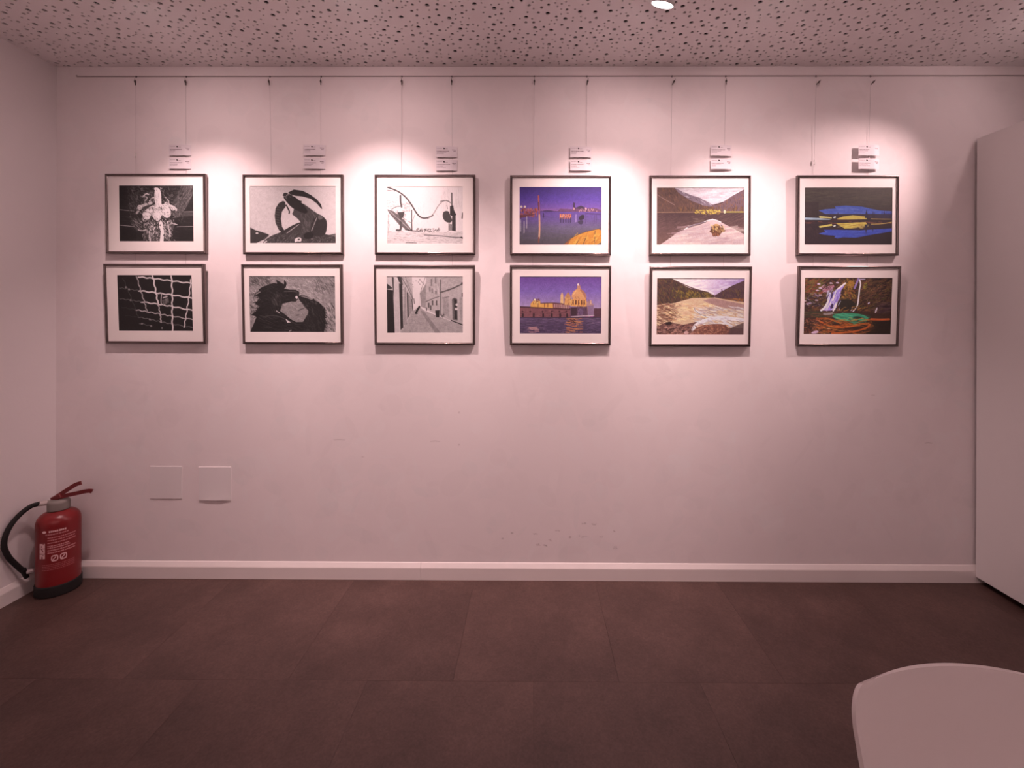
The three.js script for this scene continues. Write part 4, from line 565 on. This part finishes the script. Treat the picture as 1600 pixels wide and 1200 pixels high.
// ------------------------------------------------------------ fire extinguisher in the corner
{
  const ex = thing('fire_extinguisher', 'red fire extinguisher with black hose standing in the corner', 'extinguisher', [-2.268, 0, 0.103]);
  const red = std([0.21, 0.011, 0.013], 0.32), darkRed = std([0.15, 0.014, 0.016], 0.4), rubber = std([0.009, 0.007, 0.007], 0.75), rad = 0.079;
  const V = (l) => l.map(([a, b]) => new THREE.Vector2(a, b));
  part('tank', new THREE.LatheGeometry(V([[0, 0.03], [rad * 0.97, 0.03], [rad, 0.036], [rad, 0.322], [rad * 0.985, 0.338], [rad * 0.94, 0.352], [rad * 0.85, 0.364], [rad * 0.7, 0.374], [rad * 0.52, 0.381], [rad * 0.46, 0.386], [0, 0.386]]), 56), red, ex);
  part('base_ring', new THREE.LatheGeometry(V([[0, 0.0005], [rad * 1.0, 0.0005], [rad * 1.05, 0.006], [rad * 1.05, 0.046], [rad * 1.03, 0.052], [rad * 1.0, 0.052]]), 56), rubber, ex, 'black plastic foot ring');
  const collar = part('valve_collar', new THREE.LatheGeometry(V([[0, 0.384], [0.039, 0.384], [0.041, 0.390], [0.041, 0.418], [0.038, 0.428], [0.030, 0.434], [0, 0.434]]), 40), std([0.27, 0.24, 0.22], 0.55, { metalness: 0.2 }), ex, 'grey valve collar');
  part('valve_spout', new THREE.CylinderGeometry(0.011, 0.012, 0.032, 18).rotateZ(Math.PI / 2).rotateY(0.5).translate(-0.046, 0.422, 0.026), std([0.55, 0.48, 0.46], 0.45, { metalness: 0.3 }), collar);
  // pictured levers rise to the right along the wall
  const bar = (pts, w, h) => { const c = new THREE.CatmullRomCurve3(pts.map((p) => new THREE.Vector3(...p))); const s = new THREE.Shape(); s.moveTo(-h / 2, -w / 2); s.lineTo(h / 2, -w / 2); s.lineTo(h / 2, w / 2); s.lineTo(-h / 2, w / 2); s.closePath(); return new THREE.ExtrudeGeometry(s, { steps: 18, extrudePath: c }); };
  part('carry_handle', bar([[-0.012, 0.432, 0.004], [0.03, 0.448, 0.0], [0.075, 0.457, -0.008], [0.11, 0.464, -0.014], [0.134, 0.466, -0.018], [0.142, 0.462, -0.02]], 0.018, 0.007), darkRed, ex, 'dark red carrying handle');
  part('squeeze_lever', bar([[-0.022, 0.436, 0.004], [0.012, 0.458, 0.0], [0.043, 0.480, -0.006], [0.072, 0.499, -0.012], [0.092, 0.505, -0.015]], 0.018, 0.008), darkRed, ex, 'dark red squeeze lever');
  part('valve_body', new RoundedBoxGeometry(0.05, 0.026, 0.024, 3, 0.006).rotateZ(0.45).translate(-0.004, 0.441, 0.002), darkRed, ex);
  const hose = part('hose', new THREE.TubeGeometry(new THREE.CatmullRomCurve3([[-0.056, 0.424, 0.032], [-0.078, 0.419, 0.052], [-0.094, 0.392, 0.088], [-0.1015, 0.345, 0.125], [-0.1035, 0.285, 0.140], [-0.102, 0.225, 0.126], [-0.099, 0.175, 0.100], [-0.094, 0.130, 0.074]].map((p) => new THREE.Vector3(...p))), 60, 0.0105, 14, false), rubber, ex, 'black rubber hose');
  part('nozzle', new THREE.CylinderGeometry(0.0115, 0.009, 0.05, 16).translate(0, 0, 0).rotateX(0.35).translate(-0.091, 0.112, 0.066), rubber, hose);
  part('nozzle_clip', new RoundedBoxGeometry(0.026, 0.014, 0.03, 2, 0.004).rotateY(-0.6).translate(-0.075, 0.118, 0.055), std([0.5, 0.42, 0.42], 0.5), ex);
  // printed instruction panel, wrapped on the tank and facing the room
  const c = canvasOf(640, 560), g = c.getContext('2d'), PANEL = 'rgb(126,30,34)';
  g.fillStyle = PANEL; g.fillRect(0, 0, 640, 560);
  g.translate(0, -56); const white = 'rgb(226,190,190)', soft = 'rgba(214,164,166,.85)'; 
  const dash = (x, y, w, h, col, a = 1) => { let p = x; g.fillStyle = col; g.globalAlpha = a; while (p < x + w) { const l = rr(10, 34); g.fillRect(p, y, Math.min(l, x + w - p), h); p += l + rr(2, 6); } g.globalAlpha = 1; };
  g.fillStyle = white; g.beginPath(); g.ellipse(150, 92, 26, 13, 0, 0, 7); g.fill(); dash(205, 82, 190, 19, white); dash(165, 116, 260, 14, white, .6);
  for (const [y, w] of [[152, 330], [178, 320], [206, 330]]) dash(190, y, w, 12, soft, .85);
  for (const [y, w] of [[238, 240], [258, 250], [284, 330], [310, 320]]) dash(190, y, w, 13, soft, .95);
  // three stacked fire class pictograms
  for (const [k, y] of [[0, 212], [1, 268], [2, 324]]) { g.fillStyle = white; g.fillRect(84, y, 76, 49); g.fillStyle = PANEL; if (k === 0) { g.fillRect(106, y + 24, 18, 14); g.fillRect(132, y, 10, 14); } else if (k === 1) { poly(g, [[108, y], [122, y], [144, y + 34], [130, y + 34]], PANEL); } else { g.fillRect(112, y + 26, 18, 22); g.fillRect(126, y + 8, 20, 8); } }
  // two round warning pictograms
  for (const x of [270, 365]) { g.strokeStyle = white; g.lineWidth = 13; g.beginPath(); g.roundRect(x - 32, 352, 66, 54, 18); g.stroke(); line(g, [[x - 16, 392], [x + 14, 366]], white, 11); }
  for (const y of [438, 456, 474, 492]) dash(120, y, 380, 8, soft, .55);
  const arc = 2.5, lab = new THREE.CylinderGeometry(rad + 0.0006, rad + 0.0006, 0.245, 48, 1, true, Math.PI / 4 - arc / 2 + 0.04, arc);
  part('instruction_panel', lab.translate(0, 0.202, 0), new THREE.MeshStandardMaterial({ map: textureOf(c), roughness: 0.36 }), ex, 'red panel with pale lettering and pictograms');
}

// ------------------------------------------------------------ white shell chair, front right
{
  const ch = thing('shell_chair', 'white moulded plastic chair whose backrest shows at the bottom right', 'chair', [0.738, 0, 1.60]);
  ch.rotation.y = -0.2;
  const plastic = std([0.80, 0.74, 0.72], 0.42);
  // profile from the seat front (v = 0) to the top of the back (v = 1); z forward (towards the sitter)
  const prof = new THREE.CatmullRomCurve3([[0, 0.43, 0.40], [0, 0.445, 0.36], [0, 0.44, 0.22], [0, 0.435, 0.10], [0, 0.455, 0.035], [0, 0.51, 0.005], [0, 0.60, -0.018], [0, 0.68, -0.036], [0, 0.752, -0.053]].map((p) => new THREE.Vector3(...p)), false, 'catmullrom', 0.5);
  const NU = 40, NV = 64, th = 0.011, front = [], nrm = [];
  const surf = (u, v) => {
    const p = prof.getPointAt(v), W = 0.215;
    let hw = W; if (v > 0.9) { const k = (v - 0.9) / 0.1; hw = W * (0.86 + 0.14 * Math.sqrt(Math.max(0, 1 - k * k))); } if (v < 0.12) hw = W * (0.88 + v);
    const back = THREE.MathUtils.smoothstep(v, 0.35, 0.62), e = u * u, low = 1 - THREE.MathUtils.smoothstep(v, 0.62, 1.0);
    const q = hw / W;
    return new THREE.Vector3(u * hw, p.y + (1 - back) * e * 0.035 - THREE.MathUtils.smoothstep(v, 0.6, 1) * Math.pow(Math.abs(u), 2.2) * 0.034, p.z + back * e * q * q * (0.03 + 0.05 * low));
  };
  const pos = [], idx = [], vAt = (j) => 1 - Math.pow(1 - j / NV, 1.6);
  for (const side of [0, 1]) for (let j = 0; j <= NV; j++) for (let i = 0; i <= NU; i++) {
    const u = Math.sin((i / NU - 0.5) * Math.PI), v = Math.min(vAt(j), 0.9995), a = surf(u, v);
    const du = surf(Math.min(1, u + 0.01), v).sub(surf(Math.max(-1, u - 0.01), v)), dv = surf(u, Math.min(0.9995, v + 0.004)).sub(surf(u, Math.max(0, v - 0.004)));
    const n = du.cross(dv).normalize(); if (!side) pos.push(a.x, a.y, a.z); else pos.push(a.x - n.x * th, a.y - n.y * th, a.z - n.z * th);
  }
  const N = (NU + 1) * (NV + 1), id = (s, i, j) => s * N + j * (NU + 1) + i;
  for (let j = 0; j < NV; j++) for (let i = 0; i < NU; i++) { idx.push(id(0, i, j), id(0, i + 1, j), id(0, i + 1, j + 1), id(0, i, j), id(0, i + 1, j + 1), id(0, i, j + 1)); idx.push(id(1, i, j), id(1, i + 1, j + 1), id(1, i + 1, j), id(1, i, j), id(1, i, j + 1), id(1, i + 1, j + 1)); }
  for (let j = 0; j < NV; j++) { for (const i of [0, NU]) { const a = id(0, i, j), b = id(0, i, j + 1), c = id(1, i, j), d = id(1, i, j + 1); if (i) idx.push(a, c, b, b, c, d); else idx.push(a, b, c, b, d, c); } }
  for (let i = 0; i < NU; i++) for (const j of [0, NV]) { const a = id(0, i, j), b = id(0, i + 1, j), c = id(1, i, j), d = id(1, i + 1, j); if (j) idx.push(a, b, c, b, d, c); else idx.push(a, c, b, b, c, d); }
  let g = new THREE.BufferGeometry(); g.setAttribute('position', new THREE.Float32BufferAttribute(pos, 3)); g.setIndex(idx);
  g = toCreasedNormals(g, 0.7);
  part('shell', g, plastic, ch);
  const steel = std([0.6, 0.58, 0.57], 0.3, { metalness: 0.9 });
  for (const sx of [-1, 1]) for (const [z0, z1] of [[0.30, 0.38], [0.06, -0.04]]) {
    const leg = part('leg', new THREE.TubeGeometry(new THREE.LineCurve3(new THREE.Vector3(sx * 0.15, 0.432, z0), new THREE.Vector3(sx * 0.22, 0.012, z1)), 4, 0.009, 14), steel, ch);
    part('foot_cap', new THREE.CylinderGeometry(0.011, 0.012, 0.016, 16).translate(sx * 0.22, 0.0085, z1), blackMat, leg);
  }
  part('seat_bracket', box(0.30, 0.008, 0.26, 0, 0.426, 0.18), steel, ch);
}

renderer.render(scene, camera);
